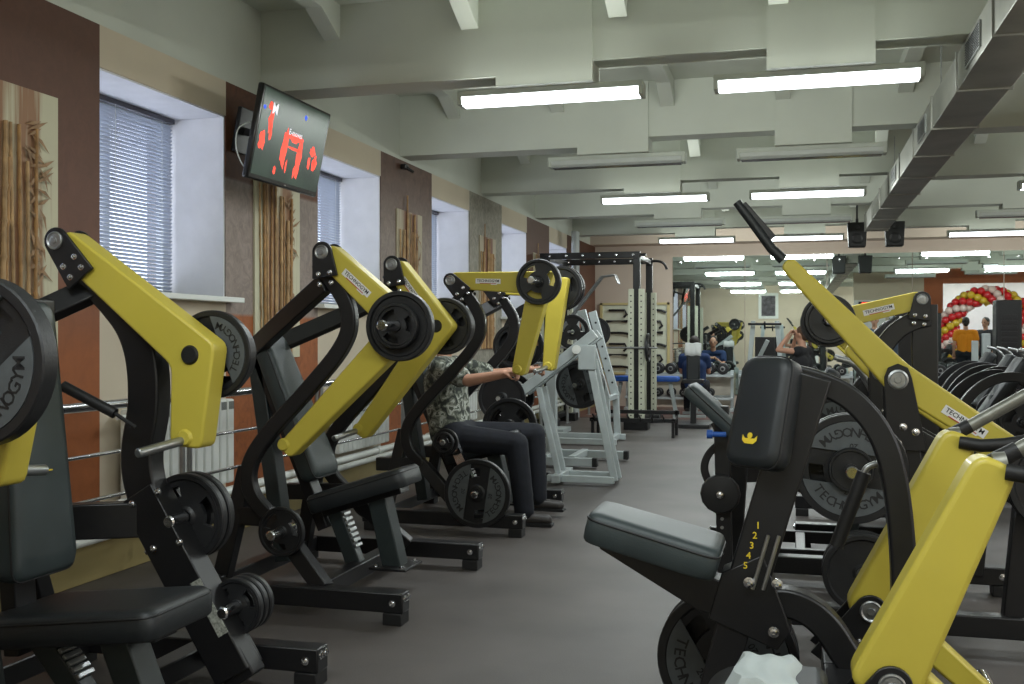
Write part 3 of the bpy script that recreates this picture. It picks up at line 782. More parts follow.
# --- machine C (third, with the man)
C = press_machine((XM, 7.13, 0), 0, 'chest_press_machine', 'yellow and black plate loaded press that the man in camouflage is using, arms raised level', (-.03, 1.68), (.585, 1.66), (.43, 1.05), SFRAME, far_elbow=(.50, 1.67))
# --- machine A (nearest left)
AFR = [(-.46, 1.60), (-.30, 1.47), (-.16, 1.31), (-.13, 1.06), (-.18, .85), (-.14, .68), (.02, .42), (.27, .05)]
A = press_machine((XM, 2.88, 0), 0, 'shoulder_press_machine', 'yellow and black plate loaded press nearest the viewer at the left edge', (-.465, 1.66), (.13, 1.235), (.07, .90), AFR, fw=(.09, .13),
    struts=False, seat=((.35, .48), (-.28, .41), .42), back=((-.22, 1.42), (-.15, .52)), ws=(.11, .17, .13), stick=False, pegs=((-.02, .62, 1), (.20, .30, 1)), hy=.49, frame_y=(-.64, .53), far_elbow=(.10, 1.235))
# flat side plank with bolts, spec label, PURE STRENGTH board
def kids(t): return [o for o in COL.objects if o.parent == t]
for s in (-1, 1):
    yp = -.64 if s < 0 else .53
    bm = BM(); beam(bm, (-.16, yp, .72), (.24, yp, .07), .115, .15); pl = new_obj('lower_plank', bm, BLK, A, bevel=.005)
    bm = BM()
    for x, z in ((-.17, .68), (-.06, .73), (-.08, .52), (.03, .55)): bolt(bm, (x, yp-.06, z), (0, -1, 0), .010)
    for x, z in ((-.23, .62), (-.13, .50)): bolt(bm, (x, yp-.02, z), (-1, 0, -.6), .010)
    new_obj('bolt', bm, CHR, pl)
    bm = BM(); d = V((.4, 0, -.65)).normalized(); n = V((d.z, 0, -d.x)); o = V((.12, yp-.0585, .30)) - n*.035
    beam(bm, o-d*.11, o+d*.11, .002, .045); new_obj('spec_label', bm, mat('pale_label', (.30, .31, .27), .6, var=.5, scale=120), pl)
bm = BM(); prism(bm, round_poly([(-.02, 1.27), (-.02, 1.43), (-.05, 1.43), (-.05, 1.27)], .01), -.15, .19); hs = new_obj('head_board', bm, BLK, A, bevel=.006)
hs.location.x = -.26
bm = BM(); put_text(bm, 'PURE STRENGTH', facing((-.018, 0, 1.35), (0, 1, 0), (0, 0, 1), .034, .03)); l_ = new_obj('lettering', bm, WPR, hs, smooth=False)
bm = BM(); cyl(bm, (-.40, .38, 1.12), (-.20, .41, 1.02), .020, 14); cyl(bm, (-.20, .41, 1.02), (-.12, .42, .97), .007, 10); new_obj('damper', bm, RUB, A)

# --- plates for the left machines
def PL(px, pz, m, y, R, label, face=None, kind='grip', spin=0, T=None, num='20', sgn=None):
    mx_, my_ = m
    return plate(R, (mx_+px, my_+y, pz), label, kind=kind, face=face, spin=spin, T=T, num=num)
a_ = (XM, 2.88); b_ = (XM, 5.0); c_ = (XM, 7.13)
PL(.13, 1.235, a_, -.58, .225, 'inner large branded plate on the near arm of the nearest left press', face='back', kind='brand', spin=.5)
PL(.13, 1.235, a_, -.64, .225, 'outermost large branded weight plate at the left edge of the photo', kind='brand', spin=-.7)
PL(.10, 1.235, a_, .56, .165, 'branded weight plate on the far arm of the nearest left press', kind='brand', spin=1.2, num='10')
PL(.10, 1.235, a_, .61, .145, 'second plate outside the branded one on the far arm of the nearest left press', kind='grip')
PL(.10, 1.235, a_, .66, .115, 'outer small plate on the far arm of the nearest left press')
PL(-.02, .62, a_, .575, .165, 'black plate with grip holes on the upper storage peg of the nearest left press', spin=.3)
PL(-.02, .62, a_, .625, .165, 'outer black plate with grip holes on the upper storage peg of the nearest left press', spin=.9)
for i, w in enumerate(('inner', 'middle', 'outer')): PL(.20, .30, a_, .565+i*.04, .105, '%s of three small plates on the low storage peg of the nearest left press' % w)
PL(.45, 1.35, b_, -.55, .162, 'black plate with dark rim on the near arm of the second left press', kind='plain', T=.05)
PL(.45, 1.35, b_, -.59, .105, 'small outer plate on the near arm of the second left press', spin=.4, T=.04)
for i, w in enumerate(('inner', 'middle', 'outer')): PL(.31, 1.36, b_, .50+i*.05, .16-.01*i, '%s plate on the far arm of the second left press' % w, spin=.5*i, T=.042)
bm = BM(); cyl(bm, (-.14, -.42, .38), (-.14, -.66, .38), .024, 18, ch=.006); cyl(bm, (-.14, .42, .38), (-.14, .66, .38), .024, 18, ch=.006); new_obj('storage_peg', bm, CHR, B)
PL(-.14, .38, b_, -.56, .118, 'small plate on the low storage peg of the second left press', spin=.2)
PL(-.14, .38, b_, .50, .118, 'small plate on the far storage peg of the second left press', spin=.2)
PL(.585, 1.66, c_, -.55, .15, 'black plate with three grip slots on the near arm of the third left press', spin=.3, T=.045)
PL(.50, 1.67, c_, .50, .165, 'inner plate on the far raised arm of the third left press', spin=.3, T=.045)
PL(.50, 1.67, c_, .55, .17, 'middle plate on the far raised arm of the third left press', kind='plain', T=.045)
PL(.50, 1.67, c_, .60, .165, 'outer plate on the far raised arm of the third left press', spin=.8, T=.04)
bm = BM(); cyl(bm, (.20, -.5, .28), (.20, -.72, .28), .024, 18, ch=.006); cyl(bm, (-.05, -.42, .60), (-.05, -.62, .60), .022, 18, ch=.006); cyl(bm, (.1, .42, .62), (.1, .8, .62), .024, 18, ch=.006)
beam(bm, (-.05, -.44, .62), (.22, -.52, .12), .05, .06); new_obj('storage_peg', bm, CHR, C)
PL(.20, .28, c_, -.66, .225, 'large branded plate on the low peg beside the seated man', kind='brand', spin=PI/2+.15)
PL(-.05, .60, c_, -.56, .088, 'smallest plate on the upper peg of the third left press')
PL(-.05, .60, c_, -.60, .07, 'tiny outer plate on the upper peg of the third left press')
for i, w in enumerate(('inner', 'middle', 'outer')): PL(.1, .62, c_, .50+i*.055, .215-.015*i, '%s large plate on the far side of the third left press behind the man' % w, spin=.3*i, T=.045)

# ------------------------------------------------------------------ right machine D (seated row, nearest right)
D = thing('row_machine', 'black and yellow rowing machine nearest the viewer on the right, numbered column', 'exercise machine', (0, 3.2, 0))
bm = BM(); beam(bm, (.045, 0, 1.19), (-.15, 0, .52), .11, .12); beam(bm, (-.15, 0, .54), (-.27, 0, .08), .10, .10); new_obj('column', bm, BLK, D, bevel=.006)
bm = BM(); prism(bm, [(-.21, .60), (-.09, .66), (-.01, .44), (-.05, .38), (-.25, .46)], -.056, .056); new_obj('gusset', bm, BLK, D, bevel=.004)
bm = BM(); bolt(bm, (-.05, -.075, .58)); bolt(bm, (-.06, -.075, .44)); bolt(bm, (-.13, -.075, .58)); new_obj('bolt', bm, CHR, D)
bm = BM(); cyl(bm, (-.075, -.07, .72), (-.12, -.07, .56), .006, 8); cyl(bm, (-.045, -.07, .72), (-.09, -.07, .56), .006, 8); new_obj('adjusting_rods', bm, STEEL, D)
bm = BM()
for i, ch in enumerate('12345'):
    put_text(bm, ch, facing((-.105-.009*i, -.0575, .745-.030*i), (1, 0, 0), (0, 0, 1), .028, .02))
new_obj('numbers', bm, YELT, D, smooth=False)
# seat
zd = V((-.46, 0, .115)).normalized(); xd = V((zd.z, 0, -zd.x)); xd = V((-zd.z*-1, 0, zd.x*-1)) if False else V((zd.z, 0, -zd.x));  yd = zd.cross(xd)
Rm = Matrix((xd, yd, zd)).transposed(); cc = V((-.415, 0, .68))
p = pad('seat', D, cc, (.088, .32, .41), Rm, LEATH2, taper=.15); piping(p, cc, (.088, .32, .41), Rm, .15)
bm = BM(); prism(bm, [(-.58, .68), (-.2, .57), (-.16, .46), (-.28, .48), (-.58, .65)], -.05, .05); new_obj('seat_arm', bm, BLK, D, bevel=.004)
# chest pad, turned a little towards the viewer
Rt = Matrix.Rotation(math.radians(50), 3, 'Z')
zd = V((.09, 0, .34)).normalized(); xd = V((-zd.z, 0, zd.x)); yd = zd.cross(xd); Rm = Rt @ Matrix((xd, yd, zd)).transposed(); cc = V((-.085, -.04, 1.075))
p = pad('chest_pad', D, cc, (.07, .20, .335), Rm, LEATH, taper=.1); piping(p, cc, (.07, .20, .335), Rm, .1)
bm = BM(); q = cc + Rm @ V((.045, 0, -.085)); e1 = Rm @ V((0, 1, 0)); e3 = Rm @ V((0, 0, 1)); e0 = Rm @ V((1, 0, 0))
ya = e1 if e1.x > 0 else -e1
pts = [q - ya*.028 + e3*.010, q - ya*.028 - e3*.006, q - ya*.016 - e3*.016, q + ya*.016 - e3*.016, q + ya*.028 - e3*.006, q + ya*.028 + e3*.010, q + ya*.018 + e3*.0, q - ya*.018]
vs = [bm.verts.new(v+e0*.002) for v in pts]; bm.faces.new(vs)
lathe(bm, [(.009, 0), (.009, .002), (0, .002)], q+e3*.008+e0*.001, e0, 12)
new_obj('yellow_emblem', bm, YELT, p, smooth=False)
# arch
bm = BM(); rpath(bm, [(-.03, 0, 1.19), (.06, 0, 1.17), (.16, 0, 1.125), (.245, 0, 1.02), (.285, 0, .87), (.305, 0, .63), (.30, 0, .40), (.25, 0, .12)], .07, .07, it=3); new_obj('arch_tube', bm, BLK, D, bevel=.008)
bm = BM(); rpath(bm, [(-.13, 0, .49), (-.03, 0, .525), (.08, 0, .475), (.16, .0, .34), (.26, 0, .28)], .08, .085, it=3); new_obj('curved_tube', bm, BLK, D, bevel=.008)
for s in (-1, 1):
    y = -.42 if s < 0 else .31; fx_ = 0 if s < 0 else .025
    bm = BM(); prism(bm, round_poly(ribbon_poly([(.20+fx_, .40), (.475+fx_, 1.0)], (.17, .105)), .05, 5), y-.055, y+.055); arm = new_obj('lever_arm', bm, YEL, D, bevel=.014, seg=3)
    bm = BM(); prism(bm, ribbon_poly([(.26, .46), (.62, .14)], (.09, .07)), y-.04, y+.04); new_obj('lower_link', bm, YEL, arm, bevel=.01)
    hub_bracket(D, (.23, .44), y, (.10, .26))
    bm = BM(); beam(bm, (.12, y, .28), (.12, 0, .30), .08, .08); new_obj('pivot_arm', bm, BLK, D, bevel=.006)
    bm = BM(); cyl(bm, (.47, y, .985), (.50, y, .99), .03, 18); tube(bm, [(.46, y+.02, .985), (.53, y+.02, 1.02), (.77, y+.02, 1.17)], .020, 16); gp = new_obj('grip', bm, mat('worn_grip', (.22, .22, .19), .45, .6, var=.2, scale=30), arm)
    bm = BM(); tube(bm, [(.46, y+.02, .982), (.53, y+.02, 1.022)], .0225, 16); new_obj('grip_ferrule', bm, RUB, gp)
    bm = BM(); tube(bm, [(.49, y-.05, .975), (.57, y-.07, .965), (.75, y-.07, 1.0)], .020, 16, it=1); new_obj('lower_grip', bm, RUB, arm)
    bm = BM(); cyl(bm, (.60, y, .17), (.60, y+s*.25, .17), .024, 16, ch=.005); new_obj('plate_peg', bm, CHR, arm)
base_frame(D, -.32, .95, .30, (-.22, .30, .9))
bm = BM(); cyl(bm, (-.21, .06, .26), (-.21, .50, .26), .024, 18, ch=.006); beam(bm, (-.21, .0, .26), (-.21, .08, .26), .06, .06); new_obj('storage_peg', bm, CHR, D)
plate(.225, (-.21, 3.2+.20, .26), 'large branded plate on the floor peg under the seat of the nearest right machine', kind='brand', spin=1.05)
plate(.225, (-.21, 3.2+.26, .26), 'second large plate behind the branded one under the nearest right seat', kind='plain')
plate(.2, (.60, 3.2-.55, .22), 'branded plate at the bottom right corner of the photo', kind='brand', spin=.2)
plate(.15, (.25, 4.15, .40), 'mid sized black plate left of the yellow row levers', kind='plain', T=.05)
plate(.15, (.25, 4.22, .40), 'mid sized black plate behind the plain one left of the yellow row levers', kind='grip', T=.045)
# pad with towel in the very foreground
t = thing('foot_roller', 'round black padded roller at the bottom edge beside the white towel', 'roller pad', (-.14, 2.62, 0))
bm = BM(); lathe(bm, [(0, 0), (.05, .0), (.075, .02), (.085, .06), (.085, .30), (.075, .34), (.05, .36), (0, .36)], (0, -.18, .365), (0, 1, 0), 32); new_obj('pad', bm, RUB, t)
bm = BM(); cyl(bm, (0, 0, .02), (0, 0, .36), .03, 16); lathe(bm, [(0, 0), (.12, 0), (.12, .015), (.04, .03)], (0, 0, 0), (0, 0, 1), 24); beam(bm, (0, 0, .36), (0, 0, .40), .1, .05); new_obj('stand', bm, BLK, t)
bm = BM(); rnd = random.Random(5); NX, NY = 30, 24; g = []
tc_ = V((-.02, 2.62, 0))
for i in range(NX+1):
    row = []
    for j in range(NY+1):
        u_ = i/NX; v_ = j/NY; s = (u_-.42)*.40
        x = tc_.x-.14 + u_*.26; y = tc_.y-.16 + v_*.28
        z = .492 - max(0, u_-.55)**1.5*.55 - max(0, .10-u_)*.5 + .005*math.sin(v_*9+u_*5) + .004*math.sin(u_*10-v_*3) + .003*math.sin(u_*31+v_*3) - max(0, .12-v_)**1.2*1.4
        row.append(bm.verts.new((x+.012*math.sin(v_*9), y+.01*math.sin(u_*11), z)))
    g.append(row)
for i in range(NX):
    for j in range(NY): bm.faces.new([g[i][j], g[i+1][j], g[i+1][j+1], g[i][j+1]])
o = new_obj('towel', bm, mat('towel_cloth', (.50, .55, .54), .95, var=.06, bump=.5, bscale=500)); sd = o.modifiers.new('solid', 'SOLIDIFY'); sd.thickness = .008
tag(o, 'white crumpled towel lying on the padded support at the bottom edge', 'towel')
t = thing('support_pad', 'low black padded support under the white towel', 'bench pad', (.0, 2.64, 0))
bm = BM(); box(bm, (0, 0, .43), (.16, .22, .08)); new_obj('pad', bm, LEATH, t, bevel=.03, seg=4)
bm = BM(); cyl(bm, (0, 0, 0), (0, 0, .42), .03, 16); box(bm, (0, 0, .01), (.2, .2, .02)); new_obj('stand', bm, BLK, t, bevel=.003)

# ------------------------------------------------------------------ right machine E (long yellow levers)
E_ = thing('pulldown_machine', 'machine with a very long yellow lever rising to a black grip', 'exercise machine', (0, 5.2, 0))
hx, hz = .42, 1.12
for s in (-1, 1):
    y = s*.47; dd = 0 if s < 0 else -.08
    pts = [(-.04, 1.63), (hx, hz+.01), (1.15, .64)] if s < 0 else [(.26, 1.25), (hx, hz+.01), (1.1, .62)]
    bm = BM(); prism(bm, round_poly(ribbon_poly(pts, (.065, .135, .09)), .03, 3), y-.045, y+.045); arm = new_obj('lever_arm', bm, YEL, E_, bevel=.010, seg=3)
    dv = V((1.15-hx, .64-hz)); q = V((hx, hz)) + dv*.36
    sticker(arm, (q.x, y-.047, q.y), (dv.x, 0, dv.y), .034)
    if s < 0:
        bm = BM(); tube(bm, [(-.05, y, 1.64), (-.10, y, 1.69), (-.17, y, 1.79), (-.25, y, 1.90)], .021, 16, radii=[.024, .022, .021, .019]); gr = new_obj('grip', bm, LEATH, arm)
        bm = BM(); beam(bm, (-.10, y, 1.73), (-.23, y, 1.885), .012, .05, side=(0, 1, 0)); new_obj('grip_guard', bm, BLK, gr, bevel=.003)
    bm = BM(); prism(bm, [(hx-.055, hz+.01), (hx-.04, hz+.05), (hx, hz+.068), (hx+.04, hz+.05), (hx+.055, hz+.01), (hx+.115, hz-.30), (hx-.045, hz-.30)], y-.062, y-.048); prism(bm, [(hx-.055, hz+.01), (hx-.04, hz+.05), (hx, hz+.068), (hx+.04, hz+.05), (hx+.055, hz+.01), (hx+.115, hz-.30), (hx-.045, hz-.30)], y+.048, y+.062)
    br = new_obj('pivot_bracket', bm, BLK, E_, bevel=.003)
    bm = BM(); lathe(bm, [(.042, 0), (.042, .006), (.034, .009), (.03, .006), (.016, .006), (.014, .012), (0, .012)], (hx, y-.062, hz), (0, -1, 0), 28); new_obj('pivot_washer', bm, STEEL, br)
    bm = BM(); bolt(bm, (hx+.02, y-.062, hz-.2)); bolt(bm, (hx+.07, y-.062, hz-.22)); bolt(bm, (hx+.0, y-.062, hz-.27)); new_obj('bolt', bm, CHR, br)
    bm = BM(); rpath(bm, [(hx+.03, y, hz-.26), (hx+.08, y, .55), (hx+.12, y, .12)], .08, .11, it=1); new_obj('upright', bm, BLK, E_, bevel=.006)
    bm = BM(); beam(bm, (hx+.06, y, hz-.24), (hx+.50, y, hz-.50), .07, .08); beam(bm, (hx+.50, y, hz-.50), (hx+.45, y, .1), .07, .08); new_obj('rear_support', bm, BLK, E_, bevel=.006)
    bm = BM(); cyl(bm, (1.02, y, .72), (1.02, y+s*.28, .72), .024, 16, ch=.005); new_obj('plate_peg', bm, CHR, arm)
    bm = BM(); beam(bm, (-.33, 0, .80 if s < 0 else .62), (hx+.06, y, .80 if s < 0 else .62), .05, .07); new_obj('cross_tube', bm, BLK, E_, bevel=.006)
base_frame(E_, -.30, 1.05, .50, (-.2, .3, .6))
bm = BM(); beam(bm, (-.33, -.28, .98), (-.31, -.28, .10), .06, .07); c1 = new_obj('knob_column', bm, BLK, E_, bevel=.005)
bm = BM()
for k in range(6): lathe(bm, [(.008, 0), (.008, .002), (0, .002)], (-.325, -.311, .30+k*.04), (0, -1, 0), 10)
new_obj('adjusting_holes', bm, STEEL, c1)
bm = BM(); lathe(bm, [(0, 0), (.06, 0), (.085, .01), (.092, .035), (.085, .055), (.05, .06), (.02, .062), (.016, .07), (0, .07)], (-.33, -.31, .58), (0, -1, 0), 14); kn = new_obj('roller_wheel', bm, RUB, E_, bevel=.006)
bm = BM(); bolt(bm, (-.33, -.38, .58)); new_obj('bolt', bm, CHR, kn)
bm = BM(); rpath(bm, [(-.25, -.28, .86), (-.38, -.28, .78), (-.42, -.28, .68), (-.36, -.28, .58)], .03, .035, it=3); new_obj('hook_tube', bm, BLK, E_, bevel=.005)
zd = V((-.24, 0, .22)).normalized(); xd = V((.22, 0, .24)).normalized(); yd = zd.cross(xd); Rm = Matrix((xd, yd, zd)).transposed(); cc = V((-.36, -.25, .95))
p = pad('chest_pad', E_, cc, (.06, .26, .34), Rm, LEATH2); piping(p, cc, (.06, .26, .34), Rm)
bm = BM(); cyl(bm, (-.36, -.42, .86), (-.30, -.42, .86), .012, 12); cyl(bm, (-.385, -.42, .86), (-.36, -.42, .86), .02, 12); new_obj('blue_knob', bm, BLUE, E_)
bm = BM(); beam(bm, (-.36, -.25, .90), (-.30, -.27, .78), .06, .04); new_obj('pad_support', bm, BLK, E_, bevel=.004)
bm = BM(); beam(bm, (-.3, 0, .10), (-.25, 0, .85), .09, .08); beam(bm, (-.3, 0, .82), (hx, 0, .84), .09, .08); new_obj('centre_column', bm, BLK, E_, bevel=.006)
bm = BM(); cyl(bm, (.22, -.48, .76), (.22, -.86, .76), .026, 18, ch=.005); cyl(bm, (.22, .48, .76), (.22, .86, .76), .026, 18, ch=.005); beam(bm, (.22, -.50, .76), (.48, -.47, .76), .05, .07); beam(bm, (.22, .50, .76), (.48, .47, .76), .05, .07); new_obj('storage_peg', bm, CHR, E_)
plate(.225, (.22, 5.2-.74, .76), 'large branded plate at mid height behind the arched tube of the nearest right machine', kind='brand', spin=.12)
plate(.09, (.22, 5.2-.78, .76), 'small ribbed plate mounted in front of the large branded one', kind='plain', T=.035)
plate(.225, (.22, 5.2-.66, .76), 'large plate just behind the branded plate of the long lever machine', kind='plain')
plate(.225, (.22, 5.2+.60, .76), 'large plate on the far side of the long lever machine', kind='brand', spin=.6)
plate(.2, (1.02, 5.2-.60, .72), 'branded plate on the long lever at the right edge of the photo', kind='brand', spin=.4)
plate(.2, (1.02, 5.2-.66, .72), 'outer plate on the long lever at the right edge of the photo', kind='plain')
# hanging padded grip in front of the plate (belongs to D)
bm = BM(); tube(bm, [(.28, .08, .915), (.24, .08, .925), (.205, .08, .91), (.195, .08, .88)], .010, 12, it=2); gp = new_obj('hook_bar', bm, STEEL, D)
bm = BM(); tube(bm, [(.20, .08, .895), (.12, .08, .67)], .021, 16); new_obj('grip', bm, RUB, gp)

# ------------------------------------------------------------------ right machine mirrored type (faces the aisle), behind E
E2 = press_machine((.80, 7.3, 0), PI, 'chest_press_machine', 'yellow and black plate loaded press on the right with a tall flat upright', (.05, 1.53), (.60, 1.40), (.20, .98), [(.0, 1.42), (.10, 1.40), (.22, 1.32), (.31, 1.16), (.34, .95), (.30, .70), (.22, .40)], hy=.44,
    seat=((.32, .56), (-.23, .46)), back=((-.30, 1.25), (-.10, .56)), stick=False, lite=True, base=(-.25, .80), fw=(.07, .11))
for s in (-1, 1):
    bm = BM(); beam(bm, (.03, s*.44, 1.50), (.02, s*.44, .08), .05, .15); new_obj('tall_upright', bm, BLK, E2, bevel=.006)
sticker([o for o in kids(E2) if o.name.startswith('lever_arm')][1], (.30, .44+.051, 1.468), (-.55, 0, .13), .032, back=True)
e2 = (.80, 7.3)
def E2P(px, pz, y, R, label, **k): plate(R, (e2[0]-px, e2[1]+y, pz), label, **k)
E2P(.60, 1.40, -.56, .165, 'front black plate behind the long yellow lever, on the right press', kind='grip', T=.045)
E2P(.60, 1.40, -.62, .14, 'outer plate on the near arm of the right press', kind='plain', T=.045)
for i, w in enumerate(('inner', 'outer')): E2P(.60, 1.40, .50+i*.05, .165, '%s plate on the far arm of the right press' % w)
bm = BM(); cyl(bm, (.28, .5, .92), (.28, .75, .92), .024, 16); beam(bm, (.28, .50, .92), (.0, .46, .92), .05, .06); new_obj('storage_peg', bm, CHR, E2)
E2P(.28, .92, -.64, .2, 'large black plate low on the near side of the right press', kind='plain')
E2P(.28, .92, -.70, .2, 'outer large black plate low on the near side of the right press', kind='grip')

# ------------------------------------------------------------------ generic dark leg machines at the right
def leg_machine(loc, rz, label, seed, tall=1.25):
    rnd = random.Random(seed)
    t = thing('leg_machine', label, 'exercise machine', loc, rz, 'dark leg machines on the right')
    base_frame(t, -.6, .7, .42, (-.5, .1, .6), .07, .07, .08)
    for s in (-1, 1):
        bm = BM(); rpath(bm, [(-.5, s*.38, .10), (-.45, s*.38, .6), (-.2, s*.36, tall*.75), (.15, s*.34, tall*.8), (.45, s*.36, .75), (.6, s*.38, .10)], .06, .08, it=3); new_obj('side_frame', bm, BLK, t, bevel=.006)
        bm = BM(); cyl(bm, (0, s*.36, .62), (0, s*.72, .62), .022, 14); new_obj('plate_peg', bm, CHR, t)
        bm = BM(); beam(bm, (0, s*.37, .62), (.5, s*.37, .5), .05, .07); new_obj('peg_arm', bm, BLK, t, bevel=.004)
        bm = BM(); tube(bm, [(-.35, s*.30, .5), (-.40, s*.30, .9), (-.25, s*.30, 1.15), (-.12, s*.30, 1.18)], .018, 12, it=2); new_obj('handle_bar', bm, STEEL, t)
    zd = V((-.35, 0, .55)).normalized(); xd = V((-zd.z, 0, zd.x)); yd = zd.cross(xd); R = Matrix((xd, yd, zd)).transposed()
    pad('backrest', t, (.05, 0, .85), (.09, .36, .62), R, LEATH)
    R = Matrix(((0, 0, -1), (0, 1, 0), (1, 0, 0)))
    pad('seat', t, (-.28, 0, .52), (.09, .38, .42), R, LEATH)
    bm = BM(); beam(bm, (-.25, 0, .47), (-.2, 0, .1), .09, .09); beam(bm, (.1, 0, .8), (.3, 0, .1), .08, .09); new_obj('centre_post', bm, SLATE, t, bevel=.006)
    bm = BM(); cyl(bm, (-.55, -.25, .42), (-.55, .25, .42), .05, 18, ch=.012); new_obj('ankle_roller', bm, LEATH, t)
    return t
lm = [((1.75, 9.6, 0), 'near'), ((3.25, 9.9, 0), 'nearest right hand'), ((2.0, 11.4, 0), 'middle'), ((3.6, 11.2, 0), 'right hand middle'), ((2.1, 13.2, 0), 'back')]
for i, (l, w) in enumerate(lm):
    leg_machine(l, PI if i % 2 == 0 else PI*.97, '%s dark leg machine in the group at the right edge, low arched frame' % w, i)
    for s in (-1, 1):
        for j in range(2):
            plate(.19-.02*j, (l[0], l[1]+s*(.45+.05*j)+(-.04 if s < 0 else 0), .62), '%s plate on the %s side of the %s dark leg machine' % ('inner' if j == 0 else 'outer', 'near' if s < 0 else 'far', w), kind='grip' if j else 'plain')

leg_machine((.12, 6.32, 0), PI, 'dark low machine between the long lever machine and the right press', 9, tall=1.0).scale = (.9, .66, 1)
plate(.20, (.12, 6.32-.40, .62), 'plate on the near side of the dark low machine behind the long lever', kind='plain')
# black weight tower at right back
t = thing('weight_tower', 'tall black weight stack tower near the mirror at the right edge', 'exercise machine', (2.78, 15.4, 0))
bm = BM(); box(bm, (0, 0, 1.25), (.32, .3, 1.1)); new_obj('shroud', bm, RUB, t, bevel=.02)
bm = BM(); box(bm, (-.28, -.1, .85), (.10, .10, 1.0)); box(bm, (-.42, -.1, .8), (.08, .08, .9)); new_obj('pale_post', bm, SILV, t, bevel=.01)
bm = BM(); box(bm, (0, 0, .06), (1.0, .5, .10)); box(bm, (0, 0, .4), (.3, .25, .65)); new_obj('base', bm, BLK, t, bevel=.01)
for i in range(12):
    bm = BM(); box(bm, (0, -.16, .72+i*.08-.0), (.2, .02, .01)) if False else box(bm, (0, -.152, .75+i*.075), (.2, .006, .05)); new_obj('stack_plate', bm, BLK, t, bevel=.002)

# ------------------------------------------------------------------ silver incline machine (mid distance)
F_ = thing('incline_rail_machine', 'silver machine with sloping rails on an A frame behind the seated man', 'exercise machine', (-1.9, 9.15, 0))
for s in (-1, 1):
    bm = BM(); beam(bm, (-.48, s*.11, .80), (.20, s*.11, 1.33), .05, .09); new_obj('rail', bm, SILV, F_, bevel=.006)
for s in (-1, 1):
    bm = BM(); beam(bm, (.16, s*.10-.05, 1.10), (.38, s*.10-.05, .04), .05, .06); new_obj('front_leg', bm, SILV, F_, bevel=.005)
    bm = BM(); beam(bm, (-.30, s*.10-.05, .85), (-.12, s*.10-.05, .08), .045, .05); new_obj('rear_leg', bm, SILV, F_, bevel=.005)
    bm = BM(); beam(bm, (-.22, s*.16, .05), (.38, s*.16, .05), .06, .06); new_obj('base_beam', bm, SILV, F_, bevel=.005)
bm = BM(); beam(bm, (-.12, -.3, .06), (-.12, .3, .06), .07, .07); new_obj('cross_beam', bm, SILV, F_, bevel=.005)
bm = BM(); box(bm, (.14, -.17, 1.12), (.16, .04, .22)); br_ = new_obj('bracket', bm, SILV, F_, bevel=.01)
bm = BM(); lathe(bm, [(.04, 0), (.04, .01), (.02, .012), (0, .012)], (.05, -.19, 1.19), (0, -1, 0), 20); new_obj('pivot_disc', bm, WHT, br_)
bm = BM(); cyl(bm, (-.03, .1, .86), (-.03, .6, .86), .022, 14); new_obj('plate_peg', bm, CHR, F_)
plate(.225, (-1.93, 9.15+.32, .86), 'large grey branded plate on the silver sloping machine', kind='brand', spin=1.3)
plate(.225, (-1.93, 9.15+.38, .86), 'plain large plate behind the branded one on the silver sloping machine', kind='plain')
# second silver upright with black end caps
F2 = thing('silver_rack', 'silver upright rack with black capped feet behind the sloping rail machine', 'exercise machine', (-2.15, 10.5, 0))
for s in (-1, 1):
    bm = BM(); beam(bm, (-.4, s*.35, .06), (.32+.1*s, s*.35, .06), .08, .08); b0 = new_obj('base_beam', bm, SILV, F2, bevel=.005)
    bm = BM(); box(bm, (.34+.1*s, s*.35, .06), (.05, .09, .09)); new_obj('end_cap', bm, RUB, b0, bevel=.006)
bm = BM(); beam(bm, (-.28, 0, .06), (-.28, 0, 1.05), .10, .10); beam(bm, (-.0, -.35, .08), (-.0, .35, .08), .07, .07); beam(bm, (-.28, -.35, .08), (-.28, .35, .08), .07, .07); new_obj('upright', bm, SILV, F2, bevel=.005)
pad('seat', F2, (-.28, 0, 1.08), (.07, .28, .4), Matrix(((0, 0, -1), (0, 1, 0), (1, 0, 0))), LEATH)
# leaning silver ladder rack
F3 = thing('incline_bench_rack', 'silver incline bench rack with two leaning uprights beside the black and cream frame', 'exercise machine', (-2.45, 12.6, 0))
for s in (-1, 1):
    bm = BM(); beam(bm, (-.02, s*.34, 1.62), (.28, s*.34, .55), .06, .10); beam(bm, (.28, s*.34, .56), (.30, s*.34, .04), .06, .08); u = new_obj('upright', bm, SILV, F3, bevel=.005)
    bm = BM()
    for k in range(6): lathe(bm, [(.014, 0), (.014, .003), (0, .003)], (.03+.042*k, s*.34-.031, 1.48-.15*k), (0, -1, 0), 10)
    new_obj('peg_holes', bm, BLK, u)
bm = BM(); beam(bm, (-.6, -.34, .05), (.4, -.34, .05), .07, .07); beam(bm, (-.6, .34, .05), (.4, .34, .05), .07, .07); beam(bm, (.3, -.34, .06), (.3, .34, .06), .07, .07); beam(bm, (.28, -.34, .56), (.28, .34, .56), .06, .06); new_obj('base', bm, SILV, F3, bevel=.005)
bm = BM(); cyl(bm, (-.05, -.95, 1.36), (-.05, .95, 1.36), .014, 14); o = new_obj('barbell_bar', bm, STEEL); o.location = (-2.45, 12.6, 0)
o.location = (-2.45-.0, 12.6, 0); tag(o, 'steel barbell lying across the silver incline bench rack', 'barbell')
plate(.2, (-2.5, 12.6-.75, 1.36), 'black plate on the near end of the barbell on the silver rack', kind='grip')
plate(.2, (-2.5, 12.6+.68, 1.36), 'black plate on the far end of the barbell on the silver rack', kind='plain')
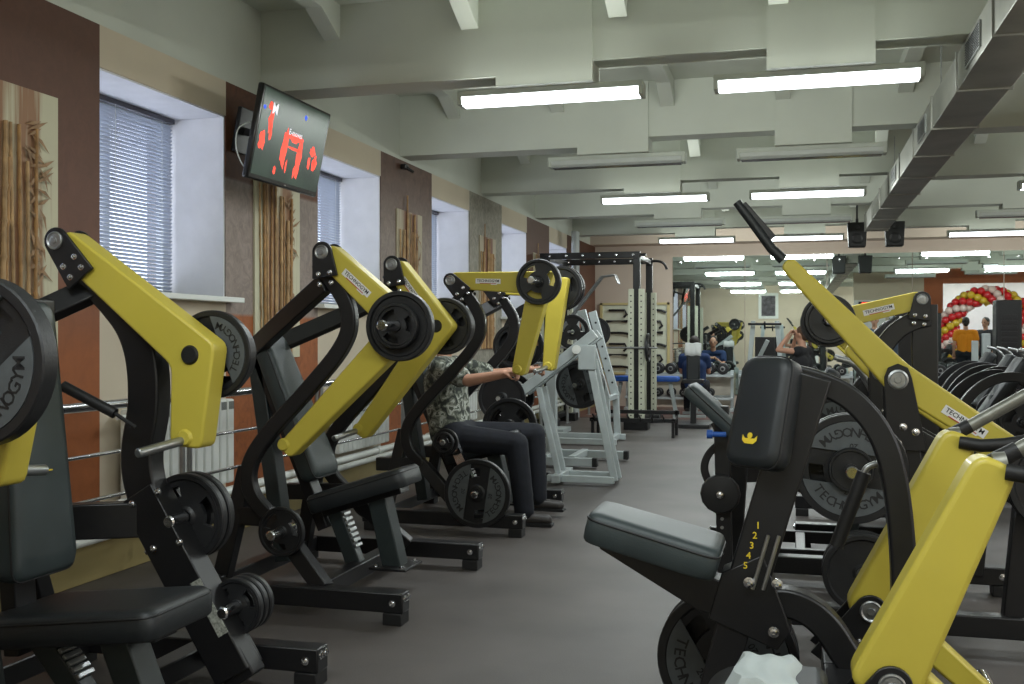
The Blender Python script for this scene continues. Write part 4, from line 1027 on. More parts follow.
# dark plate tree behind C
t = thing('plate_tree', 'black curved plate holder behind the seated man, loaded with dark plates', 'plate rack', (-2.55, 9.2, 0))
bm = BM(); rpath(bm, [(0, 0, .05), (.0, 0, .8), (-.05, 0, 1.2), (.06, 0, 1.5), (.22, 0, 1.58)], .07, .09, it=3); new_obj('curved_post', bm, BLK, t, bevel=.006)
bm = BM(); beam(bm, (-.35, 0, .04), (.4, 0, .04), .08, .07); beam(bm, (0, -.35, .04), (0, .35, .04), .08, .07); new_obj('base', bm, BLK, t, bevel=.006)
bm = BM(); cyl(bm, (.12, -.3, 1.22), (.12, .3, 1.22), .022, 14); cyl(bm, (.0, -.3, .75), (.0, .3, .75), .022, 14); beam(bm, (0, 0, 1.22), (.12, 0, 1.22), .05, .05); new_obj('plate_peg', bm, CHR, t)
for i, (x, z, y, R) in enumerate([(.12, 1.22, -.2, .2), (.12, 1.22, -.12, .18), (.12, 1.22, .1, .2), (.0, .75, -.2, .22), (.0, .75, .12, .22)]):
    plate(R, (-2.55+x, 9.2+y, z), ['front upper', 'second upper', 'rear upper', 'front lower', 'rear lower'][i]+' plate on the curved holder behind the seated man', kind='grip' if i % 2 == 0 else 'plain')

# ------------------------------------------------------------------ power rack with cream perforated columns
G = thing('power_rack', 'tall black power rack with cream perforated columns beside the aisle', 'power rack', (-2.8, 15.25, 0))
for x in (-.65, .65):
    for y in (-.65, .65):
        bm = BM(); box(bm, (x, y, 1.24), (.10, .08, 2.44)); po = new_obj('post', bm, BLK, G, bevel=.006)
        for s in (-1, 1):
            bm = BM(); box(bm, (x+s*.072, y-.03, 1.05), (.075, .10, 1.85)); cr = new_obj('cream_panel', bm, CREAM, po, bevel=.004)
            bm = BM()
            for k in range(22): lathe(bm, [(.011, 0), (.011, .002), (0, .002)], (x+s*.072, y-.081, .2+k*.08), (0, -1, 0), 8)
            new_obj('peg_holes', bm, BLK, cr)
        bm = BM(); box(bm, (x, y, .06), (.34, .26, .12)); new_obj('foot', bm, BLK, po, bevel=.01)
    bm = BM(); beam(bm, (x, -.7, 2.44), (x, .7, 2.44), .07, .07); new_obj('side_beam', bm, BLK, G, bevel=.005)
    bm = BM(); beam(bm, (x, -.65, .12), (x, .65, .12), .08, .08); new_obj('lower_beam', bm, BLK, G, bevel=.005)
for y in (-.65, .65):
    bm = BM(); beam(bm, (-.75, y, 2.46), (.70, y, 2.46), .08, .09); bb = new_obj('top_beam', bm, BLK, G, bevel=.005)
    bm = BM()
    for k in range(6): bolt(bm, (-.6+k*.24, y-.045, 2.46))
    new_obj('bolt', bm, CHR, bb)
bm = BM(); tube(bm, [(.66, .65, 2.46), (.80, .65, 2.46), (.88, .65, 2.42), (.92, .65, 2.33)], .02, 12, it=2); tube(bm, [(.66, -.65, 2.46), (.78, -.65, 2.46)], .02, 12); new_obj('chin_handle', bm, BLK, G)
bm = BM(); cyl(bm, (-.95, -.5, 1.15), (.95, -.5, 1.15), .014, 12); o = new_obj('barbell_bar', bm, STEEL); o.location = (-2.8, 15.0, 0); tag(o, 'steel barbell racked on the black and cream power rack', 'barbell')
for s in (-1, 1):
    plate(.2, (-2.8+s*.84, 14.5, 1.15), '%s plate on the barbell in the power rack' % ('left' if s < 0 else 'right'), kind='grip', axis='x')
bm = BM(); beam(bm, (-.6, -.1, .22), (.9, -.1, .22), .05, .05); beam(bm, (-.6, .3, .3), (.9, .3, .3), .05, .05)
for k in range(7): cyl(bm, (-.5+k*.2, -.1, .22), (-.5+k*.2, -.3, .30), .015, 10)
for x in (-.55, .85):
    beam(bm, (x, -.1, 0), (x, -.1, .25), .05, .05); beam(bm, (x, .3, 0), (x, .3, .33), .05, .05); beam(bm, (x, -.15, .2), (x, .35, .25), .04, .04)
o = new_obj('low_storage_rack', bm, BLK, bevel=.003); o.location = (-2.15, 13.55, 0); o.scale = (.75, 1, 1); tag(o, 'low black storage rack on the floor before the power rack', 'rack')
# cable arm hooks by the left far wall
t = thing('cable_column', 'thin grey cable column with two outreaching arms at the left of the power rack', 'exercise machine', (-3.25, 13.9, 0))
bm = BM(); box(bm, (0, 0, 1.15), (.08, .08, 2.2)); box(bm, (0, 0, .03), (.5, .5, .06)); new_obj('column', bm, SILV, t, bevel=.005)
bm = BM()
for d in (0, .14): tube(bm, [(.0, d, 1.2), (.72, d, 2.12), (.9, d, 2.14), (.95, d, 2.02)], .014, 10); 
new_obj('hook_arm', bm, STEEL, t)

# ------------------------------------------------------------------ bar storage board on the far wall
t = thing('bar_storage_board', 'cream wall board holding black cable bars and handles on the far wall', 'storage board', (-2.89, YF-.03, .62))
bm = BM(); box(bm, (0, 0, .65), (1.26, .03, 1.3)); new_obj('board', bm, CREAM, t, bevel=.004)
bm = BM()
for x in (-.63, .63): box(bm, (x, -.02, .65), (.05, .05, 1.34))
for z in (0, 1.3): box(bm, (0, -.02, z), (1.3, .05, .04))
new_obj('frame', bm, mat('yellow_wood', (.5, .42, .2), .6), t)
bm = BM()
for r_ in range(6):
    for x in (-.5, -.2, .2, .5): cyl(bm, (x, -.01, .12+r_*.21), (x, -.07, .13+r_*.21), .006, 8)
new_obj('hook', bm, STEEL, t)
for r_ in range(6):
    for s in (-1, 1):
        bm = BM(); z = .13+r_*.21
        if (r_+(s > 0)) % 3 == 0: tube(bm, [(s*.33-.26, 0, z-.05), (s*.33-.18, 0, z), (s*.33+.18, 0, z), (s*.33+.26, 0, z-.05)], .022, 10, it=2)
        elif (r_+(s > 0)) % 3 == 1: tube(bm, [(s*.33-.2, 0, z), (s*.33-.08, 0, z+.01), (s*.33+.08, 0, z+.01), (s*.33+.2, 0, z)], .02, 10, radii=[.03, .014, .014, .03])
        else: tube(bm, [(s*.33-.15, 0, z), (s*.33+.15, 0, z), (s*.33+.19, 0, z-.08), (s*.33+.13, 0, z-.13)], .022, 10)
        o = new_obj('cable_bar', bm, BLK); o.location = (-2.89, YF-.09, .62)
        tag(o, 'black cable attachment bar, %s row from the floor, %s side of the cream board' % (['first', 'second', 'third', 'fourth', 'fifth', 'top'][r_], 'left' if s < 0 else 'right'), 'cable bar', 'cable bars on the cream board')

# ------------------------------------------------------------------ dumbbell racks and dumbbells
def make_dumbbell(R):
    t = thing('dumbbell', 'x', 'dumbbell', (0, 0, 0))
    for s in (-1, 1):
        bm = BM(); lathe(bm, [(0, 0), (R*.8, 0), (R, .012), (R, .06), (R*.85, .075), (R*.3, .078), (.018, .095), (0, .095)], (0, s*.07, 0), (0, s, 0), 20); hd = new_obj('head', bm, RUB2, t)
        bm = BM(); lathe(bm, [(R*.45, 0), (R*.45, .003), (0, .003)], (0, s*.148, 0), (0, s, 0), 16); new_obj('end_disc', bm, STEEL, hd)
    bm = BM(); cyl(bm, (0, -.08, 0), (0, .08, 0), .015, 12); new_obj('handle', bm, CHR, t)
    register(t); return t
racks = [(-1.98, 18.55, 1.9, 'left'), (.0, 18.55, 1.9, 'middle'), (2.0, 18.55, 1.9, 'right')]
for x, y, w, nm in racks:
    t = thing('dumbbell_rack', 'long two shelf dumbbell rack under the mirror, %s one' % nm, 'dumbbell rack', (x, y, 0), 0, 'dumbbell racks')
    for z in (.62, .22):
        bm = BM(); box(bm, (0, -.11, z), (w, .05, .04)); box(bm, (0, .11, z+.03), (w, .05, .04)); new_obj('shelf', bm, SILV, t, bevel=.004)
    bm = BM()
    for s in (-1, 1): box(bm, (s*(w/2-.03), 0, .36), (.05, .10, .72)); box(bm, (s*(w/2-.03), 0, .03), (.06, .5, .05)); box(bm, (s*(w/2-.03), 0, .63), (.05, .3, .04)); box(bm, (s*(w/2-.03), 0, .23), (.05, .3, .04))
    new_obj('end_frame', bm, SILV, t, bevel=.004)
    bm = BM(); box(bm, (0, .2, .36), (w-.1, .02, .55)); new_obj('back_panel', bm, mat('pale_tan', (.5, .46, .38), .7), t)
    o_ = None
big = make_dumbbell(.10); sm = make_dumbbell(.075); used = {0: 0, 1: 0}
for ri, (x, y, w, nm) in enumerate(racks):
    for zi, z in enumerate((.66+.085, .26+.085)):
        n = 8
        for k in range(n):
            if (k*7+ri*3+zi*5) % 9 == 0: continue
            kind = (zi+ri) % 2
            o = (big, sm)[kind]
            if used[kind]: o = copy_tree(o)
            used[kind] = 1
            o.location = (x-w/2+.14+k*.225, y, z+(0 if kind == 0 else -.022))
            tag(o, 'black round dumbbell, number %s from the left on the %s shelf of the %s rack' % (['one', 'two', 'three', 'four', 'five', 'six', 'seven', 'eight'][k], 'upper' if zi == 0 else 'lower', nm), 'dumbbell', 'dumbbells on the mirror wall racks')

# benches in the far area
def bench(loc, rz, label, m, incline=0):
    t = thing('weight_bench', label, 'bench', loc, rz)
    pad('seat', t, (0, 0, .62), (.08, .30, 1.1), Matrix(((0, 0, -1), (0, 1, 0), (1, 0, 0))), m)
    bm = BM(); beam(bm, (-.4, 0, .57), (-.5, 0, .05), .06, .06); beam(bm, (.4, 0, .57), (.5, 0, .05), .06, .06); beam(bm, (-.5, 0, .08), (.5, 0, .08), .06, .06); beam(bm, (-.5, -.25, .04), (-.5, .25, .04), .06, .06); beam(bm, (.5, -.25, .04), (.5, .25, .04), .06, .06); new_obj('frame', bm, SILV, t, bevel=.004)
    return t
bench((-2.35, 16.9, 0), 0, 'flat bench with blue pad behind the power rack', BLUE)
t = thing('dip_stand', 'narrow black padded stand with a white towel over its top, before the mirror', 'exercise machine', (-1.42, 15.2, 0))
bm = BM(); box(bm, (0, 0, .93), (.19, .09, .52)); new_obj('back_pad', bm, LEATH, t, bevel=.02)
bm = BM(); box(bm, (0, .02, .4), (.08, .08, .72)); box(bm, (0, 0, .03), (.5, .6, .05)); new_obj('post', bm, BLK, t, bevel=.004)
bm = BM(); box(bm, (0, .02, .66), (.30, .26, .06)); new_obj('seat_plate', bm, BLK, t, bevel=.01)
bm = BM(); NN = 12; rows = []
for j, (yy, zz) in enumerate([(-.058, 1.03), (-.060, 1.10), (-.056, 1.17), (-.04, 1.205), (0, 1.215), (.04, 1.205), (.056, 1.17), (.06, 1.08)]):
    rows.append([bm.verts.new((-.115+.23*i/NN, yy+.004*math.sin(i*1.7+j), zz+.006*math.sin(i*.9))) for i in range(NN+1)])
for a, b in zip(rows[:-1], rows[1:]):
    for i in range(NN): bm.faces.new([a[i], a[i+1], b[i+1], b[i]])
o = new_obj('towel', bm, mat('white_towel', (.75, .77, .76), .95, bump=.3, bscale=300)); o.location = (-1.42, 15.2, 0); sd = o.modifiers.new('s', 'SOLIDIFY'); sd.thickness = .006
tag(o, 'white towel folded over the top of the narrow black padded stand', 'towel')
# mid far machine left of the seated woman: silver frame with black stack
t = thing('cable_machine', 'silver framed cable machine in front of the mirror, left of the woman in black', 'exercise machine', (-.45, 16.6, 0))
for s in (-1, 1):
    bm = BM(); beam(bm, (s*.3, -.1, .04), (s*.18, .1, 1.55), .05, .07); new_obj('frame_leg', bm, SILV, t, bevel=.004)
bm = BM(); beam(bm, (-.32, -.1, .5), (.05, -.3, 1.25), .05, .06); new_obj('sloping_arm', bm, SILV, t, bevel=.004)
bm = BM(); box(bm, (0, .1, .75), (.3, .2, 1.1)); new_obj('weight_stack', bm, RUB, t, bevel=.01)
bm = BM(); box(bm, (0, 0, .04), (.9, .9, .06)); new_obj('base', bm, BLK, t, bevel=.01)
bm = BM(); cyl(bm, (-.25, -.1, 1.5), (.25, -.1, 1.5), .02, 12); lathe(bm, [(.07, -.012), (.055, 0), (.07, .012), (0, .012)], (0, -.1, 1.48), (1, 0, 0), 20); new_obj('pulley', bm, BLK, t)

# ------------------------------------------------------------------ people
def capsule(bm, a, b, ra, rb, n=14):
    a = V(a); b = V(b); L = (b-a).length
    if L < 1e-4: L = 1e-4; b = a+V((0, 0, L))
    prof = []
    for k in range(6): th = PI/2*k/5; prof.append((ra*math.sin(th), -ra*math.cos(th)))
    for k in range(6): th = PI/2*k/5; prof.append((rb*math.cos(th), L+rb*math.sin(th)))
    prof[0] = (0, -ra); prof[-1] = (0, L+rb)
    lathe(bm, prof, a, b-a, n)
def ellip(bm, c, r, n=16, rot=None):
    m0 = len(bm.verts); vs = bmesh.ops.create_uvsphere(bm, u_segments=n, v_segments=n//2+2, radius=1)['verts']
    for v in vs:
        p = V((v.co.x*r[0], v.co.y*r[1], v.co.z*r[2]))
        if rot is not None: p = rot @ p
        v.co = p + V(c)
def remesh_bake(name, bm, m, voxel, parent=None, smooth=2):
    me = bpy.data.meshes.new(name); bm.to_mesh(me); bm.free()
    o = bpy.data.objects.new(name, me); COL.objects.link(o)
    r = o.modifiers.new('r', 'REMESH'); r.mode = 'VOXEL'; r.voxel_size = voxel
    s = o.modifiers.new('s', 'SMOOTH'); s.factor = .5; s.iterations = smooth
    dg = bpy.context.evaluated_depsgraph_get(); me2 = bpy.data.meshes.new_from_object(o.evaluated_get(dg))
    bpy.data.objects.remove(o); bpy.data.meshes.remove(me)
    me2.name = name; me2.materials.clear(); me2.materials.append(m); me2.shade_smooth()
    o = bpy.data.objects.new(name, me2); COL.objects.link(o)
    if parent: o.parent = parent
    return o
SKIN = mat('skin', (.50, .27, .18), .55, var=.08)
def camo():
    m = bpy.data.materials.new('camouflage_cloth'); m.use_nodes = True; nt = m.node_tree; b = nt.nodes['Principled BSDF']; b.inputs['Roughness'].default_value = .9
    tc = nt.nodes.new('ShaderNodeTexCoord'); n = nt.nodes.new('ShaderNodeTexNoise'); n.inputs['Scale'].default_value = 16; n.inputs['Detail'].default_value = 3; n.inputs['Distortion'].default_value = .8
    nt.links.new(tc.outputs['Object'], n.inputs['Vector']); r = nt.nodes.new('ShaderNodeValToRGB'); r.color_ramp.interpolation = 'CONSTANT'
    cs = [(0, (.03, .035, .03)), (.44, (.10, .11, .085)), (.50, (.20, .21, .17)), (.56, (.40, .42, .37)), (.63, (.07, .08, .06))]
    while len(r.color_ramp.elements) < 5: r.color_ramp.elements.new(.5)
    for e, (p, c) in zip(r.color_ramp.elements, cs): e.position = p; e.color = (*c, 1)
    nt.links.new(n.outputs['Fac'], r.inputs['Fac']); nt.links.new(r.outputs['Color'], b.inputs['Base Color']); return m
def person(label, loc, rz, J, shirt, pants, hair, fine=.012, sleeve=.5, bust=0, hairlong=False, shoes=(.03, .03, .03), k=1.0, grip=True):
    """J: joints in a local frame, x forward, y left. keys: pel, chest, neck, head, shL shR elL elR haL haR hipL hipR knL knR anL anR; feet forward along x"""
    t = thing('person', label, 'person', loc, rz)
    Jv = {a: V(b) for a, b in J.items()}
    up = (Jv['neck']-Jv['pel']).normalized(); side = V((0, 1, 0)); fwd = side.cross(up).normalized()*1
    if fwd.x < 0: fwd = -fwd
    bm = BM()
    capsule(bm, Jv['pel']+side*.06, Jv['chest']+side*.07, .11*k, .115*k); capsule(bm, Jv['pel']-side*.06, Jv['chest']-side*.07, .11*k, .115*k)
    capsule(bm, Jv['shL']-side*.03, Jv['shR']+side*.03, .06, .06); capsule(bm, Jv['chest'], Jv['neck'], .10, .055)
    capsule(bm, Jv['neck'], Jv['head'], .052, .05)
    for q in 'LR':
        capsule(bm, Jv['sh'+q], Jv['el'+q], .052*k, .040*k); capsule(bm, Jv['el'+q], Jv['ha'+q], .041*k, .026*k)
        capsule(bm, Jv['hip'+q], Jv['kn'+q], .088*k, .058*k); capsule(bm, Jv['kn'+q], Jv['an'+q], .055*k, .036*k)
        capsule(bm, Jv['an'+q]+V((-.03, 0, -.04)), Jv['an'+q]+V((.14, 0, -.05)), .036, .032)
        # hand: palm, four fingers, thumb
        d = (Jv['ha'+q]-Jv['el'+q]).normalized(); h = Jv['ha'+q]
        sd = 1 if q == 'L' else -1
        across = d.cross(V((0, 0, 1)))
        across = V((0, 1, 0)) if across.length < .2 else across.normalized()
        nrm = across.cross(d).normalized()
        palm = h + d*.05
        capsule(bm, h+across*.018, palm+across*.025+d*.02, .017, .014); capsule(bm, h-across*.018, palm-across*.025+d*.02, .017, .014); capsule(bm, h, palm+d*.02, .018, .015)
        for fi, fl in enumerate((.055, .065, .06, .048)):
            b0 = palm + d*.022 + across*(.030-.020*fi)
            b1 = b0 + (d*.8 - nrm*.6)*fl*.5; b2 = b1 + (-nrm*.95 - d*.1)*fl*.5; b3 = b2 + (-d*.8-nrm*.3)*fl*.35
            capsule(bm, b0, b1, .0095, .009, 8); capsule(bm, b1, b2, .009, .0085, 8); capsule(bm, b2, b3, .0085, .0075, 8)
        tb = h + d*.015 + across*.030*sd*-1
        capsule(bm, tb, tb + d*.03 - nrm*.022 + across*-.010*sd, .012, .010, 8); capsule(bm, tb + d*.03 - nrm*.022 + across*-.010*sd, tb+d*.045-nrm*.045, .010, .008, 8)
    hc = Jv['head'] + V((0, 0, .085))
    ellip(bm, hc+V((0, 0, .015)), (.095, .075, .105)); ellip(bm, hc+V((.025, 0, -.06)), (.062, .052, .055)); ellip(bm, hc+V((.05, 0, -.085)), (.03, .028, .02))
    capsule(bm, hc+V((.088, 0, .005)), hc+V((.105, 0, -.028)), .010, .014, 8)      # nose
    capsule(bm, hc+V((.083, -.03, .022)), hc+V((.083, .03, .022)), .012, .012, 8)  # brow
    capsule(bm, hc+V((.082, -.016, -.055)), hc+V((.082, .016, -.055)), .008, .008, 8)  # lips
    for s in (-1, 1): ellip(bm, hc+V((0, s*.078, -.005)), (.018, .010, .030), 8)
    remesh_bake('body', bm, SKIN, fine, t)
    bm = BM()
    for s in (-1, 1): ellip(bm, hc+V((.083, s*.031, .004)), (.010, .013, .009), 10)
    new_obj('eyes', bm, mat('eye_dark', (.05, .04, .035), .3), t)
    bm = BM(); capsule(bm, hc+V((.090, -.02, -.056)), hc+V((.090, .02, -.056)), .0035, .0035, 8); new_obj('mouth', bm, mat('lip', (.32, .12, .1), .5), t)
    bm = BM(); ellip(bm, hc+V((-.016, 0, .035)), (.095, .083, .098)); ellip(bm, hc+V((-.05, 0, -.02)), (.055, .066, .07))
    if hairlong: capsule(bm, hc+V((-.09, 0, .02)), hc+V((-.13, 0, -.16)), .035, .02)
    remesh_bake('hair', bm, mat('hair_'+hair, {'dark': (.02, .014, .01), 'brown': (.07, .035, .018)}[hair], .6, var=.3, scale=60), max(fine, .009), t, 1)
    # shirt
    bm = BM(); e = .016
    capsule(bm, Jv['pel']+side*.06+up*.0, Jv['chest']+side*.07, .11*k+e, .115*k+e); capsule(bm, Jv['pel']-side*.06+up*.0, Jv['chest']-side*.07, .11*k+e, .115*k+e)
    capsule(bm, Jv['shL']-side*.03, Jv['shR']+side*.03, .06+e, .06+e); capsule(bm, Jv['chest'], Jv['chest']+(Jv['neck']-Jv['chest'])*.72, .10+e, .058+e)
    if bust:
        for s in (-1, 1): ellip(bm, Jv['chest']+fwd*.07+side*s*.07-up*.02, (.075, .07, .07))
    for q in 'LR':
        if sleeve: capsule(bm, Jv['sh'+q], Jv['sh'+q].lerp(Jv['el'+q], sleeve), .052*k+e+.004, .046*k+e+.008)
    for w in range(5):  # cloth folds at the waist
        capsule(bm, Jv['pel']+up*(.06+.05*w)+fwd*.10-side*.08, Jv['pel']+up*(.07+.045*w)+fwd*.115+side*.09, .014, .012, 8)
    remesh_bake('shirt', bm, shirt, max(fine, .011), t, 2)
    bm = BM(); e = .014
    capsule(bm, Jv['hipL'], Jv['hipR'], .115*k+e, .115*k+e)
    for q in 'LR':
        capsule(bm, Jv['hip'+q], Jv['kn'+q], .088*k+e, .062*k+e); capsule(bm, Jv['kn'+q], Jv['an'+q]+V((0, 0, .0)), .062*k+e, .052*k+e)
        a = Jv['kn'+q]; b = Jv['an'+q]
        for w in range(3): ellip(bm, a.lerp(b, .25+.25*w)+V((.01, 0, 0)), (.07, .066, .02), 10)
    remesh_bake('trousers', bm, pants, max(fine, .011), t, 2)
    for q in 'LR':
        bm = BM(); a = Jv['an'+q]
        capsule(bm, a+V((-.04, 0, -.045)), a+V((.16, 0, -.055)), .045, .038); ellip(bm, a+V((-.02, 0, -.02)), (.055, .046, .05)); 
        s_ = remesh_bake('shoe', bm, mat('shoe_leather', shoes, .5, var=.2), .012, t, 1)
        bm = BM(); prism(bm, round_poly([(a.x-.09, a.z-.095), (a.x+.2, a.z-.095), (a.x+.2, a.z-.075), (a.x-.09, a.z-.075)], .008), a.y-.045, a.y+.045); new_obj('sole', bm, RUB, s_)
    return t
dark = mat('dark_trousers', (.006, .0075, .013), .85, var=.3, scale=14, bump=.3, bscale=18)
# man on machine C, facing +x
hyC = .30
person('man in camouflage shirt and dark trousers seated at the third left press pushing its arms', (XM, 7.13, 0), 0, dict(
    pel=(-.20, 0, .62), chest=(-.24, 0, .98), neck=(-.25, 0, 1.16), head=(-.22, 0, 1.25), shL=(-.23, .19, 1.09), shR=(-.23, -.19, 1.09),
    elL=(.04, .30, 1.02), elR=(.03, -.30, 1.0), haL=(.31, .34, 1.06), haR=(.30, -.34, 1.05),
    hipL=(-.14, .10, .58), hipR=(-.14, -.10, .58), knL=(.38, .17, .60), knR=(.34, -.17, .56), anL=(.40, .19, .14), anR=(.40, -.19, .10)),
    camo(), dark, 'dark', fine=.006, sleeve=.75, shoes=(.035, .03, .028), k=1.08)
person('woman in a black tank top with raised arms seated before the mirror', (.10, 14.9, 0), PI*.85, dict(
    pel=(0, 0, .62), chest=(.0, 0, .95), neck=(.0, 0, 1.17), head=(.01, 0, 1.25), shL=(0, .17, 1.10), shR=(0, -.17, 1.10),
    elL=(.28, .17, 1.12), elR=(.26, -.20, 1.10), haL=(.16, .10, 1.33), haR=(.15, -.10, 1.32),
    hipL=(.03, .09, .58), hipR=(.03, -.09, .58), knL=(.45, .13, .60), knR=(.45, -.13, .60), anL=(.45, .13, .10), anR=(.45, -.13, .10)),
    mat('black_cloth', (.012, .012, .014), .9), dark, 'brown', sleeve=0, bust=1, hairlong=True, k=.88)
bench((.10, 15.0, 0), PI*.85, 'black flat bench under the woman in the tank top', LEATH).scale = (.9, .9, .87)
stand = dict(pel=(0, 0, .98), chest=(0, 0, 1.26), neck=(0, 0, 1.47), head=(.01, 0, 1.55), shL=(0, .19, 1.40), shR=(0, -.19, 1.40),
    elL=(-.02, .25, 1.12), elR=(.0, -.25, 1.12), haL=(.08, .25, .88), haR=(.10, -.24, .90),
    hipL=(0, .09, .92), hipR=(0, -.09, .92), knL=(.02, .10, .50), knR=(.02, -.10, .50), anL=(0, .11, .10), anR=(0, -.11, .10))
jean = mat('denim', (.05, .08, .13), .9, var=.2, scale=30)
person('man in grey blue t shirt standing behind the right press with his back turned', (1.57, 16.3, 0), PI*.55, stand, mat('grey_blue_cloth', (.07, .10, .14), .9, var=.2), dark, 'dark')
person('person in an orange t shirt standing near the balloon arch', (3.78, 13.0, 0), -PI*.5, stand, mat('orange_cloth', (.75, .25, .01), .9), dark, 'dark')
person('person in a dark t shirt standing near the balloon arch', (4.27, 12.6, 0), PI*.75, stand, mat('charcoal_cloth', (.03, .03, .035), .9), dark, 'dark')
person('man in a blue t shirt seated before the mirror beside the towel stand', (-1.60, 17.3, 0), PI*.5, dict(
    pel=(0, 0, .52), chest=(.0, 0, .82), neck=(.03, 0, 1.03), head=(.05, 0, 1.11), shL=(.02, .19, .96), shR=(.02, -.19, .96),
    elL=(.15, .22, .72), elR=(.15, -.22, .72), haL=(.30, .08, .86), haR=(.30, -.08, .86),
    hipL=(.03, .10, .50), hipR=(.03, -.10, .50), knL=(.42, .15, .52), knR=(.42, -.15, .52), anL=(.42, .15, .10), anR=(.42, -.15, .10)),
    mat('blue_cloth', (.012, .032, .10), .9, var=.15), dark, 'dark')
t = bench((-1.60, 17.25, 0), PI*.5, 'low black bench under the man in blue', LEATH); t.scale = (.8, .9, .70)

# ------------------------------------------------------------------ balloon arch, seen in the mirror
def balloon_mesh(m):
    bm = BM(); lathe(bm, [(0, -.105), (.012, -.10), (.007, -.09), (.035, -.075), (.075, -.035), (.09, .01), (.08, .055), (.05, .085), (0, .098)], (0, 0, 0), (0, 0, 1), 14)
    bmesh.ops.recalc_face_normals(bm, faces=bm.faces)
    me = bpy.data.meshes.new('balloon'); bm.to_mesh(me); bm.free(); me.materials.append(m); me.shade_smooth(); return me
bms = [balloon_mesh(mat('red_balloon', (.6, .015, .02), .25, coat=.5)), balloon_mesh(mat('gold_balloon', (.65, .42, .03), .25, coat=.5)), balloon_mesh(mat('pearl_balloon', (.75, .55, .5), .25, coat=.5))]
bn = ['red', 'gold', 'pearl white']
ac = V((4.87, 9.3, 0)); aw = .97; ah = 2.38
n = 60
for i in range(n):
    s = i/(n-1)
    if s < .28: p = V((-aw, 0, .12 + s/.28*(ah-aw-.12))); ang = PI
    elif s > .72: p = V((aw, 0, .12 + (1-s)/.28*(ah-aw-.12)))
    else:
        a = PI - (s-.28)/.44*PI; p = V((aw*math.cos(a), 0, ah-aw+aw*math.sin(a)))
    c0 = V((0, 0, ah-aw)); rad = (p-c0) if p.z > ah-aw else V((p.x, 0, 0)); rad.normalize()
    for q in range(4):
        a = q*PI/2 + i*.7
        off = rad*math.cos(a)*.17 + V((0, 1, 0))*math.sin(a)*.17
        kcol = [0, 1, 0, 2][(q) % 4]
        o = bpy.data.objects.new('balloon', bms[kcol]); COL.objects.link(o); o.location = ac+p+off
        o.rotation_euler = (math.pi/2*(1 if math.sin(a) < 0 else -1)*abs(math.sin(a)), rad.x*math.cos(a)*PI/2, 0)
        o.scale = (1.15, 1.15, 1.15); tag(o, '%s balloon in the balloon arch' % bn[kcol], 'balloon', '%s balloons of the balloon arch' % bn[kcol])
# bright doorway behind the arch
L = bpy.data.lights.new('doorway_light', 'AREA'); L.shape = 'RECTANGLE'; L.size = 2.4; L.size_y = 2.4; L.energy = 160; L.color = (.95, .93, 1.0)
lo = bpy.data.objects.new('doorway_light', L); COL.objects.link(lo); lo.location = (5.5, 2.0, 2.6); lo.rotation_euler = (math.radians(-30), 0, 0)
bm = BM(); box(bm, (5.5, 5.0, 1.5), (4.5, .1, 3.0)); struct('wall_hall', bm, mat('hall_white', (.8, .76, .8), .7), smooth=False)
# poster, air conditioner, and digital sign on the unseen walls, seen in the mirror
t = thing('framed_poster', 'framed dark poster on the wall behind the viewer, seen in the mirror', 'poster', (-.95, YB+.02, 2.1))
bm = BM(); box(bm, (0, 0, .35), (.72, .03, .95)); new_obj('frame', bm, WHT, t, bevel=.004)
bm = BM(); box(bm, (0, .018, .35), (.5, .006, .75)); new_obj('print', bm, mat('poster_print', (.06, .05, .06), .5, var=.8, scale=7), t, smooth=False)
t = thing('air_conditioner', 'tall white floor standing air conditioner by the back wall, seen in the mirror', 'air conditioner', (.55, YB+.25, 0))
bm = BM(); box(bm, (0, 0, 1.0), (.55, .4, 2.0)); new_obj('cabinet', bm, WHT, t, bevel=.03)
bm = BM()
for k in range(8): box(bm, (0, .203, 1.55+k*.035), (.42, .01, .018))
new_obj('vent', bm, BLK, t)
t = thing('notice_board', 'white notice with a red digital sign above, on the partition, seen in the mirror', 'sign', (2.05, 7.53, 1.6))
bm = BM(); box(bm, (0, 0, .3), (.85, .02, .9)); new_obj('board', bm, WPR, t)
bm = BM(); box(bm, (0, .03, .62), (.6, .05, .17)); ds = new_obj('digital_display', bm, RUB, t)
bm = BM(); put_text(bm, 'INTEP', facing((0, .058, .62), (-1, 0, 0), (0, 0, 1), .17, .02)); new_obj('red_digits', bm, emit('led_red', (1, .03, .02), 3), ds, smooth=False)
bm = BM(); put_text(bm, 'Sport club', facing((0, .012, .3), (-1, 0, 0), (0, 0, 1), .13, .02)); new_obj('lettering', bm, RED, t, smooth=False)

dm = bpy.data.materials.new('frosted_star_print'); dm.use_nodes = True; nt = dm.node_tree; b = nt.nodes['Principled BSDF']; b.inputs['Roughness'].default_value = .4
tc = nt.nodes.new('ShaderNodeTexCoord'); vo = nt.nodes.new('ShaderNodeTexVoronoi'); vo.inputs['Scale'].default_value = 7; nt.links.new(tc.outputs['Object'], vo.inputs['Vector'])
r = nt.nodes.new('ShaderNodeValToRGB'); r.color_ramp.interpolation = 'CONSTANT'; r.color_ramp.elements[0].color = (.85, .88, .9, 1); r.color_ramp.elements[1].position = .38; r.color_ramp.elements[1].color = (.12, .16, .20, 1)
nt.links.new(vo.outputs['Distance'], r.inputs['Fac']); nt.links.new(r.outputs['Color'], b.inputs['Base Color'])
bm = BM(); box(bm, (0, 0, 0), (.85, .02, .9)); o = new_obj('frosted_panel', bm, dm, smooth=False); o.location = (3.0, 7.52, 1.95); tag(o, 'grey panel with white frosted shapes beside the notice, seen in the mirror', 'wall panel')
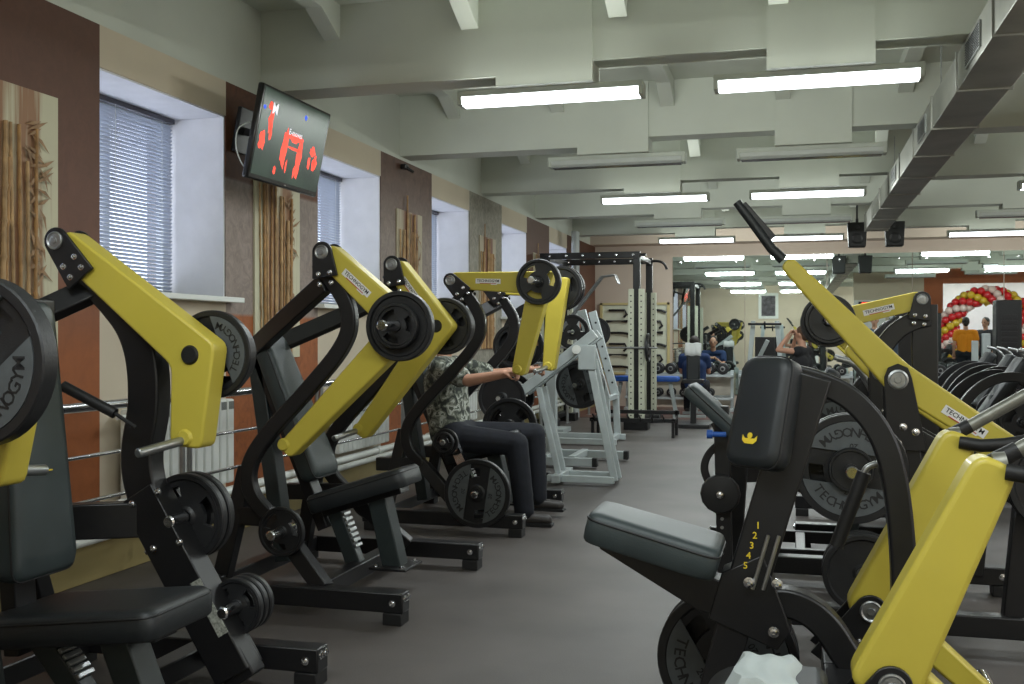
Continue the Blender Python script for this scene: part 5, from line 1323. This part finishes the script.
# ------------------------------------------------------------------ daylight
w = bpy.data.worlds.new('world'); S.world = w; w.use_nodes = True
bg = w.node_tree.nodes['Background']; bg.inputs['Color'].default_value = (.80, .86, 1.0, 1); bg.inputs['Strength'].default_value = 4.5
S.view_settings.view_transform = 'Standard'; S.view_settings.look = 'None'; S.view_settings.exposure = 0; S.view_settings.gamma = 1.0

# ------------------------------------------------------------------ separate pieces that are separate things become separate parts
SPLIT = {'storage_peg', 'plate_peg', 'pivot_bracket', 'pivot_washer', 'front_leg', 'rear_leg', 'rubber_foot', 'bolt', 'frame_leg', 'mirror_clip', 'pipe_clamp', 'cord', 'hanger_rod', 'base', 'hook_arm', 'hook',
    'adjusting_rods', 'eyes', 'tube_ridge', 'valve_pipe', 'red_figures', 'blue_spot', 'peg_holes_', 'frame', 'post', 'centre_post', 'chin_handle', 'shelf', 'end_frame', 'column', 'stand', 'pale_post'}
RENAME = {'adjusting_rods': 'adjusting_rod', 'eyes': 'eye', 'red_figures': 'red_figure'}
SPLIT_CACHE = {}
for o in list(COL.objects):
    nm = o.name.split('.')[0]
    if o.type != 'MESH' or nm not in SPLIT or not o.parent: continue
    chl = [c for c in COL.objects if c.parent == o]
    me = o.data
    if me.name not in SPLIT_CACHE:
        n = len(me.vertices); par = list(range(n))
        def find(a):
            while par[a] != a: par[a] = par[par[a]]; a = par[a]
            return a
        for e in me.edges:
            a, b = find(e.vertices[0]), find(e.vertices[1])
            if a != b: par[a] = b
        groups = {}
        for p in me.polygons: groups.setdefault(find(p.vertices[0]), []).append(p)
        outm = []
        if 1 < len(groups) <= 90:
            for ps in groups.values():
                vi = sorted({v for p in ps for v in p.vertices}); mp = {v: i for i, v in enumerate(vi)}
                m2 = bpy.data.meshes.new(RENAME.get(nm, nm)); m2.from_pydata([me.vertices[v].co for v in vi], [], [[mp[v] for v in p.vertices] for p in ps])
                for mm in me.materials: m2.materials.append(mm)
                m2.shade_smooth(); m2.set_sharp_from_angle(angle=math.radians(35)); outm.append(m2)
        SPLIT_CACHE[me.name] = outm
    outm = SPLIT_CACHE[me.name]
    if not outm:
        continue
    for qi, m2 in enumerate(outm):
        c = o.copy(); c.data = m2; c.name = RENAME.get(nm, nm); COL.objects.link(c)
        if qi == 0:
            for k in chl: k.parent = c
    bpy.data.objects.remove(o)
for o in COL.objects:
    if 'label' in o:
        assert 4 <= len(o['label'].split()) <= 16, o['label']
